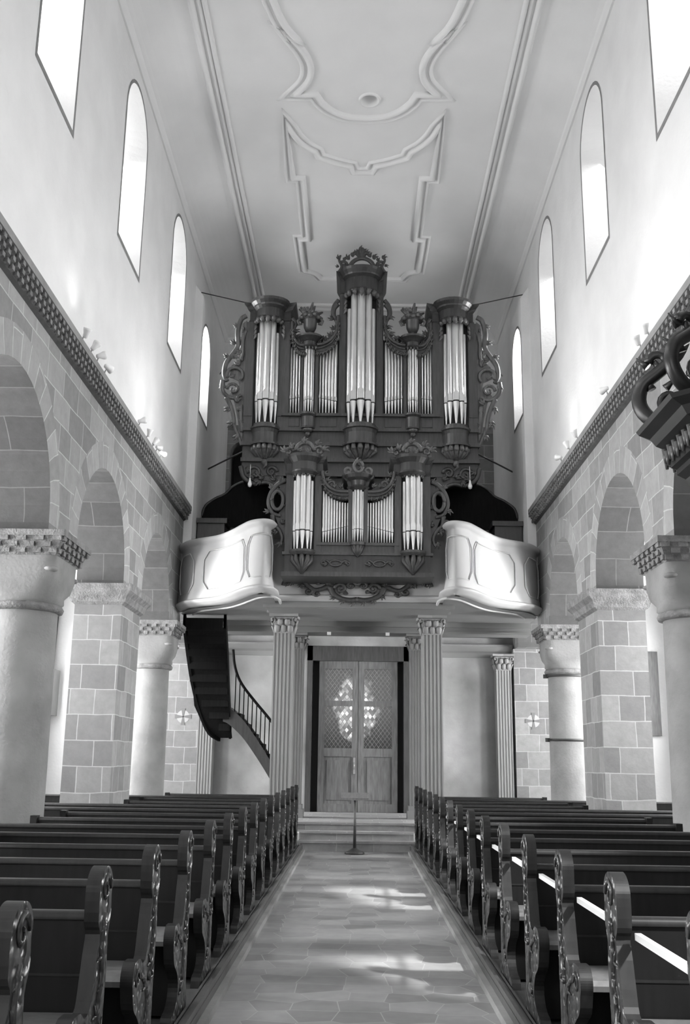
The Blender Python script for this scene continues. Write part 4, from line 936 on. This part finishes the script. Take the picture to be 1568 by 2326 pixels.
# carved apron below, on the parapet face
ap = thing('carved_apron', 'dark pierced rococo scroll carving on the white fascia below the small organ', 'carving', (0, 17.9, 4.5))
m = MB(); y = -.04; lo2 = lambda v: (v[0]*1.06-.03, v[1]-.0, (4.75+(v[2]-4.8)*.86)-4.52)
for s in (-1, 1):
    P = lambda l: [(s*a, b) for a, b in l]
    ctube(m, P(smooth([(1.25, 4.62), (1.22, 4.7), (1.1, 4.73), (.92, 4.7), (.82, 4.6), (.72, 4.53), (.6, 4.55), (.5, 4.6), (.42, 4.52)], 5)), .04, .05, y)
    ctube(m, P(spiral(1.18, 4.64, .05, 0, 1, 10)), .02, .012, y); ctube(m, P(spiral(.82, 4.5, .08, PI/2, 1.2, 14)), .036, .02, y); ctube(m, P(spiral(.68, 4.45, .07, PI/2, 1.2, 14, -1)), .033, .02, y)
    ctube(m, P(smooth([(.8, 4.75), (.65, 4.68), (.5, 4.76), (.35, 4.7), (.2, 4.78), (0, 4.72)], 5)), .03, .03, y)
    ctube(m, P(smooth([(.45, 4.6), (.4, 4.45), (.28, 4.36), (.12, 4.32), (0, 4.34)], 5)), .05, .06, y)
    ctube(m, P(spiral(.28, 4.56, .11, 0, 1.3, 16)), .038, .02, y-.02); ctube(m, P(spiral(.1, 4.62, .09, PI, 1.3, 16, -1)), .033, .018, y-.02)
    for (a, b, an, L) in ((1.1, 4.7, -1.2, .1), (1.2, 4.68, -1.4, .1), (.95, 4.66, -1, .1), (.88, 4.6, .3, .12), (.62, 4.66, .6, .12), (.5, 4.62, 2, .12), (.38, 4.4, -.6, .12), (.25, 4.34, -1.2, .12), (.08, 4.3, -1.3, .12), (.35, 4.66, 1.2, .1), (.15, 4.46, .5, .12), (.3, 4.46, 2.2, .12)): sprig(m, s*a, b, an if s > 0 else PI-an, L, y)
m.build('scrollwork', 'oak2', ap, fn=lo2)

# wooden screens left and right of the organ on the gallery
for s, sd in ((-1, 'left'), (1, 'right')):
    t = thing('wooden_screen', 'dark wooden panelled screen with a curved top on the %s of the gallery' % sd, 'screen', (s*2.4, 20.6, 4.45), 'gallery screens'); lo = lambda v: (v[0]-s*2.4, v[1]-20.6, v[2]-4.45)
    P = lambda l: [(s*a, b) for a, b in l]
    top = smooth([(3.32, 6.5), (3.25, 6.72), (3.05, 6.88), (2.85, 6.98), (2.68, 7.15), (2.45, 7.25), (2.2, 7.22), (1.6, 7.2)], 5)
    m = MB(); m.slab(P(top+[(1.6, 4.46), (3.32, 4.46)]), 20.6, 20.66, 'y'); m.build('screen_board', 'stairm', t, fn=lo)
    m = MB(); ctube(m, P(top), .03, .03, 20.6); m.box(min(s*1.7, s*3.32), max(s*1.7, s*3.32), 20.56, 20.6, 6.18, 6.24)
    for x in (1.75, 2.45, 3.2): m.box(min(s*x, s*(x+.1)), max(s*x, s*(x+.1)), 20.57, 20.6, 4.46, 6.2)
    m.build('screen_moulding', 'oak', t, fn=lo)
    t2 = MB(); t2.box(min(s*2.75, s*3.3), max(s*2.75, s*3.3), 20.0, 20.5, 4.46, 6.25); t2.box(min(s*2.7, s*3.32), max(s*2.7, s*3.32), 19.95, 20.52, 6.2, 6.3); t2.box(min(s*2.85, s*3.2), max(s*2.85, s*3.2), 19.98, 20.0, 5.3, 6.1)
    tag(t2.build('wooden_cupboard', 'oak'), 'dark wooden cupboard against the wall behind the %s end of the parapet' % sd, 'cupboard')
    # hanging bulb beneath the wings
    b = MB(); x = s*2.22; b.lathe([(.001, 6.86), (.035, 6.88), (.045, 6.93), (.02, 7.0), (.018, 7.05)], x, 19.6, seg=10); b.tube([(x, 19.6, 7.05), (x, 19.62, 7.35)], .006)
    tag(b.build('pendant_bulb', 'lampw'), 'small pale bulb hanging under the %s bracket of the big organ' % sd, 'light bulb')
    # iron tie rods
    r = MB(); r.tube([(s*2.4, 19.85, 11.0), (s*3.5, 19.6, 11.15)], .012, seg=6)
    tag(r.build('tie_rod', 'iron'), 'thin iron rod from the %s organ tower top to the wall' % sd, 'rod')
    r = MB(); r.tube([(s*2.4, 20.0, 7.75), (s*3.33, 21.2, 7.7)], .02, seg=6)
    tag(r.build('tie_rod', 'iron'), 'iron rod from the %s foot of the organ case back to the wall' % sd, 'rod')
    r = MB(); r.tube([(s*2.55, 20.4, 10.35), (s*3.33, 22.3, 10.35)], .016, seg=6); r.tube([(s*2.7, 20.7, 10.34), (s*3.1, 21.7, 10.34)], .035, seg=8)
    tag(r.build('tie_rod', 'lampw'), 'slanting pale strut behind the %s side carving of the organ' % sd, 'strut')

# ================================================================== STAIRCASE under the gallery, left
stc = thing('wooden_staircase', 'dark winding wooden staircase up to the gallery behind the left pillars', 'staircase', (-2.7, 21.2, 0)); lo = lambda v: (v[0]+2.7, v[1]-21.2, v[2])
m = MB(); n = 9
for k in range(n):          # upper flight rising toward the nave
    t = k/(n-1); y = 21.25-1.7*t; z = 2.3+1.85*t; xl = -2.85-.5*min(1, t*2.2)**.8
    m.box(xl, -2.62, y-.12, y+.14, z, z+.035); m.box(xl, -2.62, y-.12+.0, y-.1, z-.2, z)
m.build('upper_treads', 'stairm', stc, fn=lo)
m = MB()
L = [(-2.85, 21.5, 2.05), (-3.05, 21.25, 2.2), (-3.2, 20.9, 2.6), (-3.3, 20.4, 3.15), (-3.34, 19.9, 3.7), (-3.36, 19.5, 4.15)]
for pts in (smooth(L, 3), [(-2.62, 21.45, 2.1), (-2.6, 20.8, 2.72), (-2.58, 20.2, 3.4), (-2.57, 19.5, 4.15)]):
    rows = [[(x, y, z-.16), (x, y, z+.16)] for x, y, z in pts]; rows2 = [[(x-.05, y, z-.16), (x-.05, y, z+.16)] for x, y, z in pts]
    m.grid(rows, sm=False); m.grid(rows2, sm=False); m.grid([[a[0], b[0]] for a, b in zip(rows, rows2)], sm=False); m.grid([[a[1], b[1]] for a, b in zip(rows, rows2)], sm=False)
rows = [[(-3.36+.5*max(0, (z-2.1)/2-.0)*0+(.5 if z < 2.3 else (.2 if z < 2.7 else .04)), y, z-.14), (-2.6, y, z-.14)] for y, z in ((21.45, 2.1), (21.2, 2.3), (20.8, 2.72), (20.2, 3.4), (19.5, 4.15))]
m.grid(rows, sm=False)
m.build('upper_stringer', 'stairm', stc, fn=lo)
m = MB(); A, B = (-2.62, 2.25), (-1.62, .98)
low = smooth([(-2.75, 2.28), (-2.62, 2.22), (-2.35, 1.98), (-2.1, 1.66), (-1.85, 1.3), (-1.6, .9), (-1.45, .62)], 4)
up = [(x, z+.34+.02*i/len(low)) for i, (x, z) in enumerate(low)]
m.slab(low+up[::-1], 21.0, 21.06, 'y'); m.slab(low+up[::-1], 21.84, 21.9, 'y')
m.build('lower_stringer', 'oak', stc, fn=lo)
m = MB()
for k in range(7): x = -2.6+.16*k; z = 2.42-.2*k; m.box(x, x+.2, 21.06, 21.84, z, z+.03); m.box(x+.18, x+.2, 21.06, 21.84, z-.2, z)
m.build('lower_treads', 'stairm', stc, fn=lo)
m = MB(); hr = smooth([(-2.6, 3.75), (-2.56, 3.45), (-2.48, 3.2), (-2.35, 2.98), (-2.1, 2.68), (-1.85, 2.4), (-1.62, 2.12)], 5)
ctube(m, hr, .028, .028, 21.03); m.build('handrail', 'stairm', stc, fn=lo)
for k in range(11):
    x = -2.52+.09*k
    zt = min(hr, key=lambda p: abs(p[0]-x))[1]; zb_ = min(up, key=lambda p: abs(p[0]-x))[1]-.02
    m = MB(); m.tube([(x, 21.03, zb_), (x, 21.03, zt)], .011, seg=6); m.build('baluster', 'stairm', stc, fn=lo)

# ================================================================== PEWS
BLK = [(3.1, 4.5), (6.9, 8.5), (10.75, 12.3), (14.5, 16.3), (18.2, 19.6)]
for s, sd in ((-1, 'left'), (1, 'right')):
    m = MB(); ye = 18.35 if s < 0 else 18.75
    x0, x1 = sorted((s*.93, s*3.3)); m.box(x0, x1, -3, ye, 0, .1)
    for ya, yb in zip([-3]+[q[1]+.05 for q in BLK], [q[0]+.1 for q in BLK]):
        if ya > -2: m.box(*sorted((s*3.3, s*5.92)), ya, yb, 0, .1)
    tag(m.build('pew_platform', 'plat'), 'low wooden plank platform under the pews %s of the aisle' % sd, 'platform')
def pew_end_profile():
    P = [(.09, 0), (.1, .05), (.06, .1), (.045, .2), (.05, .45), (.065, .62), (.05, .74), (.085, .82), (.075, .9)]
    P += [(-.02+.105*math.cos(a), .925+.095*math.sin(a)) for a in [.2+i*.36 for i in range(9)]]
    P += [(-.12, .82), (-.085, .77), (-.11, .7), (-.14, .6), (-.17, .52), (-.24, .5), (-.3, .53)]
    P += [(-.38+.075*math.cos(a), .46+.075*math.sin(a)) for a in [1.5+i*.45 for i in range(6)]]
    P += [(-.4, .33), (-.3, .27), (-.24, .2), (-.25, .13), (-.32, .08), (-.42, .06), (-.45, .0)]
    return smooth(P, 3)
def make_pew(s, xe):
    """s=-1 left of aisle; xe = far end |x|"""
    t = thing('pew', 'pew', 'pew', (0, 0, .1))
    prof = pew_end_profile()
    def end(xa, xb, nm, parent=t):
        m = MB(); m.slab(prof, xa, xb, 'x', mside=1, mcap=0)
        return m.build(nm, ['pewc', 'pews'], parent)
    e = end(*sorted((s*1.02, s*1.078)), 'pew_end')
    m = MB(); xo = s*1.018            # carved relief on the aisle face
    def rt(l, r0, r1): m.tube([(xo, a, b) for a, b in l], [r0+(r1-r0)*i/(len(l)-1) for i in range(len(l))], seg=5, flat=.7, up=(1, 0, 0))
    rt(spiral(-.02, .93, .065, 0, 1.2, 14), .013, .008); rt(smooth([(-.02, .84), (-.05, .74), (-.03, .62), (-.06, .5), (-.1, .4)], 3), .014, .02)
    rt(spiral(-.36, .45, .05, 0, 1.2, 12), .012, .007); rt(smooth([(-.3, .46), (-.2, .42), (-.12, .33), (-.14, .2)], 3), .014, .018)
    for a, b in ((-.05, .68), (-.02, .56), (-.08, .47), (-.18, .38), (-.08, .28), (-.16, .14), (-.02, .78), (-.0, .4)):
        for q in range(3):
            an = 1.0+q*1.1; rt([(a, b), (a+.03*math.cos(an), b+.03*math.sin(an)), (a+.055*math.cos(an), b+.055*math.sin(an))], .012, .003)
    r = m.build('carving', 'pewc', t); r.parent = e
    m = MB(); m.box(*sorted((s*(xe-.065), s*xe)), -.36, .06, 0, .46); m.box(*sorted((s*(xe-.065), s*xe)), -.05, .06, .46, .86); m.build('pew_end', 'pew', t)
    x0, x1 = sorted((s*1.078, s*(xe-.065)))
    m = MB(); m.box(x0, x1, -.005, .03, .02, .82); m.build('backrest', 'pew', t)
    m = MB(); m.sweep([(x0, 0), (x1, 0)], [(-.018, .812), (-.02, .83), (-.01, .842), (.03, .845), (.045, .83), (.045, .81)], sm=True); m.box(x0, x1, -.01, 0, .6, .61); m.build('top_rail', 'pews', t)
    m = MB(); P = [(-.02, .44), (-.02, .47), (-.28, .475), (-.36, .465), (-.385, .445), (-.38, .42), (-.34, .41), (-.02, .42)]
    m.slab(P, x0, x1, 'x'); m.build('seat', 'seat', t)
    m = MB(); m.box(x0, x1, -.2, -.17, .02, .42); m.build('seat_support', 'pew', t)
    return t
ORD = ['front', 'second', 'third', 'fourth', 'fifth', 'sixth', 'seventh', 'eighth', 'ninth', 'tenth', 'eleventh', 'twelfth', 'thirteenth', 'fourteenth', 'last']
proto = {}
for s, sd, ya, dy in ((-1, 'left', 3.27, 1.06), (1, 'right', 3.31, 1.075)):
    for k in range(15):
        y = ya+dy*k
        hit = any(y+.12 > a and y-.5 < b for a, b in BLK); xe = 3.32 if hit else 5.9
        key = (s, xe)
        if key not in proto: proto[key] = t = make_pew(s, xe)
        else: t = copy_tree(proto[key])
        t.location = (0, y, .1)
        where = 'nearest the camera' if k == 0 else ('beside the steps' if k == 14 else 'counting from the camera')
        tag(t, 'carved dark oak pew %s of the aisle, %s row %s' % (sd, ORD[k], where), 'pew', 'pews %s of the aisle' % sd)

for s, i in ((-1, 7), (1, 8)):
    m = MB(); m.box(*sorted((s*.885, s*.93)), -3, 18.2, 0, .05)
    for q0, q1 in ((.935, .96), (.97, .985), (.993, 1.008)): m.box(*sorted((s*q0, s*q1)), -3, 18.2, .101, .14 if q0 < .94 else .125, 1)
    struct(m.build('trim_%d' % i, ['smooth', 'plat']))
# music stand
t = thing('music_stand', 'slim wooden music stand with a flat desk in the aisle before the steps', 'music stand', (-.03, 18.0, 0))
m = MB(); m.lathe([(.001, 0), (.17, 0), (.165, .03), (.1, .06), (.05, .09), (.03, .1)], seg=10); m.build('foot', 'oak2', t)
m = MB(); m.tube([(0, 0, .08), (0, 0, .9)], [.03, .014], seg=8); m.tube([(0, 0, .85), (0, 0, .92)], .02, seg=8); m.build('pole', 'oak2', t)
m = MB(); m.slab([(-.05, .89), (-.03, .89), (.05, 1.0), (.03, 1.005)], -.24, .24, 'x'); m.box(-.24, .24, -.075, -.05, .88, .92); m.build('desk', 'seat', t)

# spotlights on the string course
def spotlight(x, y, z, s, aim):
    t = thing('spotlight', '', 'spotlight', (x, y, z), 'spotlights on the %s string course' % ('left' if s < 0 else 'right'))
    m = MB(); m.box(-.03, .03, -.03, .03, 0, .015); m.tube([(0, 0, 0), (-s*.02, 0, .07), (-s*.05, 0, .1)], .009, seg=6); m.build('bracket', 'chrome', t)
    d = Vector(aim).normalized(); c = Vector((-s*.05, 0, .11))
    m = MB(); m.tube([c-d*.06, c-d*.05, c, c+d*.04, c+d*.065], [.015, .028, .036, .05, .055], seg=14); m.build('lamp_head', 'lampw', t)
    l = bpy.data.lights.new('spotlight_beam', 'SPOT'); l.energy = 24; l.spot_size = math.radians(125); l.spot_blend = 1; l.shadow_soft_size = .04
    lo_ = bpy.data.objects.new('spotlight_beam', l); C.objects.link(lo_); lo_.parent = t; lo_.location = c+d*.075; lo_.rotation_euler = d.to_track_quat('-Z', 'Y').to_euler()
    return t
SP = {-1: [(11.35, (.3, -.3, .8)), (11.75, (.4, .2, .7)), (12.05, (.5, .5, .3)), (12.45, (.5, .8, -.2)), (14.6, (.5, .2, .2)), (15.2, (.2, -.2, .8)), (15.67, (.3, .3, .6)), (15.95, (.4, .9, .1)), (16.3, (.5, .9, -.1))],
      1: [(11.1, (-.2, -.3, .8)), (11.45, (-.3, -.2, .7)), (13.1, (-.4, .5, -.1)), (15.05, (-.3, -.2, .8)), (15.65, (-.2, .2, .8)), (16.3, (-.5, .8, .2))]}
for s in (-1, 1):
    for i, (y, aim) in enumerate(SP[s]):
        t = spotlight(s*(W-.1), y, 6.432, s, aim)
        t['label'] = 'small white spotlight on the %s stone ledge, %s from the camera' % ('left' if s < 0 else 'right', ['first', 'second', 'third', 'fourth', 'fifth', 'sixth', 'seventh', 'eighth', 'ninth'][i])

# pulpit canopy, cut by the right edge
pc = thing('pulpit_canopy', 'black carved pulpit canopy with gilded pierced scrolls, cut by the right edge', 'pulpit canopy', (3.0, 7.0, 3.7))
lo = lambda v: (v[0]-3.0, v[1]-7.0, v[2]-3.7)
def octo(r, cx=3.15, cy=7.0): return [(cx+r*math.cos(PI/8+k*PI/4), cy+r*math.sin(PI/8+k*PI/4)) for k in range(8)]
m = MB()
LV = [(3.5, .72), (3.62, .78), (3.66, .84), (3.7, .84), (3.72, .88), (3.86, .9), (3.88, .94), (3.9, .98), (3.96, 1.02), (4.0, 1.1), (4.03, 1.12)]
for (z0, r0), (z1, r1) in zip(LV, LV[1:]): m.prism(octo(r0), z0, z1, top=octo(r1))
m.build('cornice', 'ebony', pc, fn=lo)
m = MB()
for k in range(8):
    a = octo(.92)[k]; b = octo(.92)[(k+1) % 8]
    for q in range(12):
        t_ = (q+.5)/12; z_ = 3.8-.03*(q % 2); m.tube([(a[0]+(b[0]-a[0])*t_, a[1]+(b[1]-a[1])*t_, z_+.06), (a[0]*1.0+(b[0]-a[0])*t_, a[1]+(b[1]-a[1])*t_, z_-.05)], [.03, .012], seg=6)
m.build('leaf_frieze', 'oak2', pc, fn=lo)
for j in range(8):          # a bracket scroll on every corner
    ang = PI/8+j*PI/4; c, s_ = math.cos(ang), math.sin(ang)
    m = MB()
    def rt(l, r0, r1, fl=.8): m.tube([(3.15+c*a, 7+s_*a, b) for a, b in l], [r0+(r1-r0)*i/(len(l)-1) for i in range(len(l))], seg=8, flat=fl, up=(-s_, c, 0))
    rt(smooth([(.7, 4.1), (.85, 4.06), (1.0, 4.12), (1.08, 4.25), (1.05, 4.4), (.92, 4.5), (.78, 4.62), (.7, 4.8), (.62, 5.0), (.4, 5.2), (.15, 5.35)], 4), .06, .05)
    rt(spiral(.85, 4.26, .12, PI, 1.1, 16), .035, .02); rt(spiral(.92, 4.58, .08, 0, 1.1, 12), .04, .02); rt(spiral(.68, 4.45, .1, 0, 1.1, 12, -1), .035, .02)
    for a, b, an in ((.98, 4.36, 1.2), (.88, 4.36, 2.4), (1.0, 4.55, .8), (.75, 4.3, 2), (.8, 4.7, .8), (.9, 4.14, 1.5)):
        rt([(a, b), (a+.06*math.cos(an), b+.06*math.sin(an)), (a+.12*math.cos(an), b+.12*math.sin(an))], .035, .006)
    m.build('corner_scroll', 'ebony', pc, fn=lo)

# framed painting on the right aisle end wall, wall case on the left one
t = thing('framed_painting', 'tall framed dark painting half hidden behind the right pier', 'painting', (5.87, YW-.04, 3.1)); lo = lambda v: (v[0]-5.87, v[1]-YW+.04, v[2]-3.1)
m = MB(); X0, X1, Z0, Z1 = 5.02, 6.72, 2.15, 4.0; b = .24
for q in ((X0, X1, Z0, Z0+b), (X0, X1, Z1-b, Z1), (X0, X0+b, Z0+b, Z1-b), (X1-b, X1, Z0+b, Z1-b)): m.box(q[0], q[1], YW-.08, YW-.01, q[2], q[3])
m.build('picture_frame', 'door', t, fn=lo); m = MB(); m.box(X0+b, X1-b, YW-.05, YW-.01, Z0+b, Z1-b); m.build('canvas', 'canvas', t, fn=lo)
t = thing('wall_case', 'grey case on the left aisle end wall with a white cross on its front', 'case', (-6.85, YW-.25, 3.0)); lo = lambda v: (v[0]+6.85, v[1]-YW+.25, v[2]-3.0)
m = MB(); m.box(-6.98, -6.72, YW-.5, YW-.002, 2.42, 3.42); m.build('case_body', 'grey', t, fn=lo)
m = MB(); m.box(-6.89, -6.85, YW-.53, YW-.5, 2.85, 3.3); m.box(-6.95, -6.76, YW-.53, YW-.5, 3.1, 3.25); m.build('cross', 'lampw', t, fn=lo)
m = MB(); m.tube([(-6.88, YW-.1, 3.35), (-6.86, YW-.06, 5.0)], .035, seg=8); tag(m.build('downpipe', 'iron'), 'dark vertical pipe on the left aisle end wall above the grey case', 'pipe')

# straight white strips added for the white streak between the right-hand pew ends
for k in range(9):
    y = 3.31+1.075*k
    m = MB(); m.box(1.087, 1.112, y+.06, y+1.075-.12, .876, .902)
    tag(m.build('white_strip', 'lampw'), 'straight white strip between the %s and %s pew ends on the right' % (ORD[k], ORD[k+1]), 'rail', 'white strips between the right pew ends')
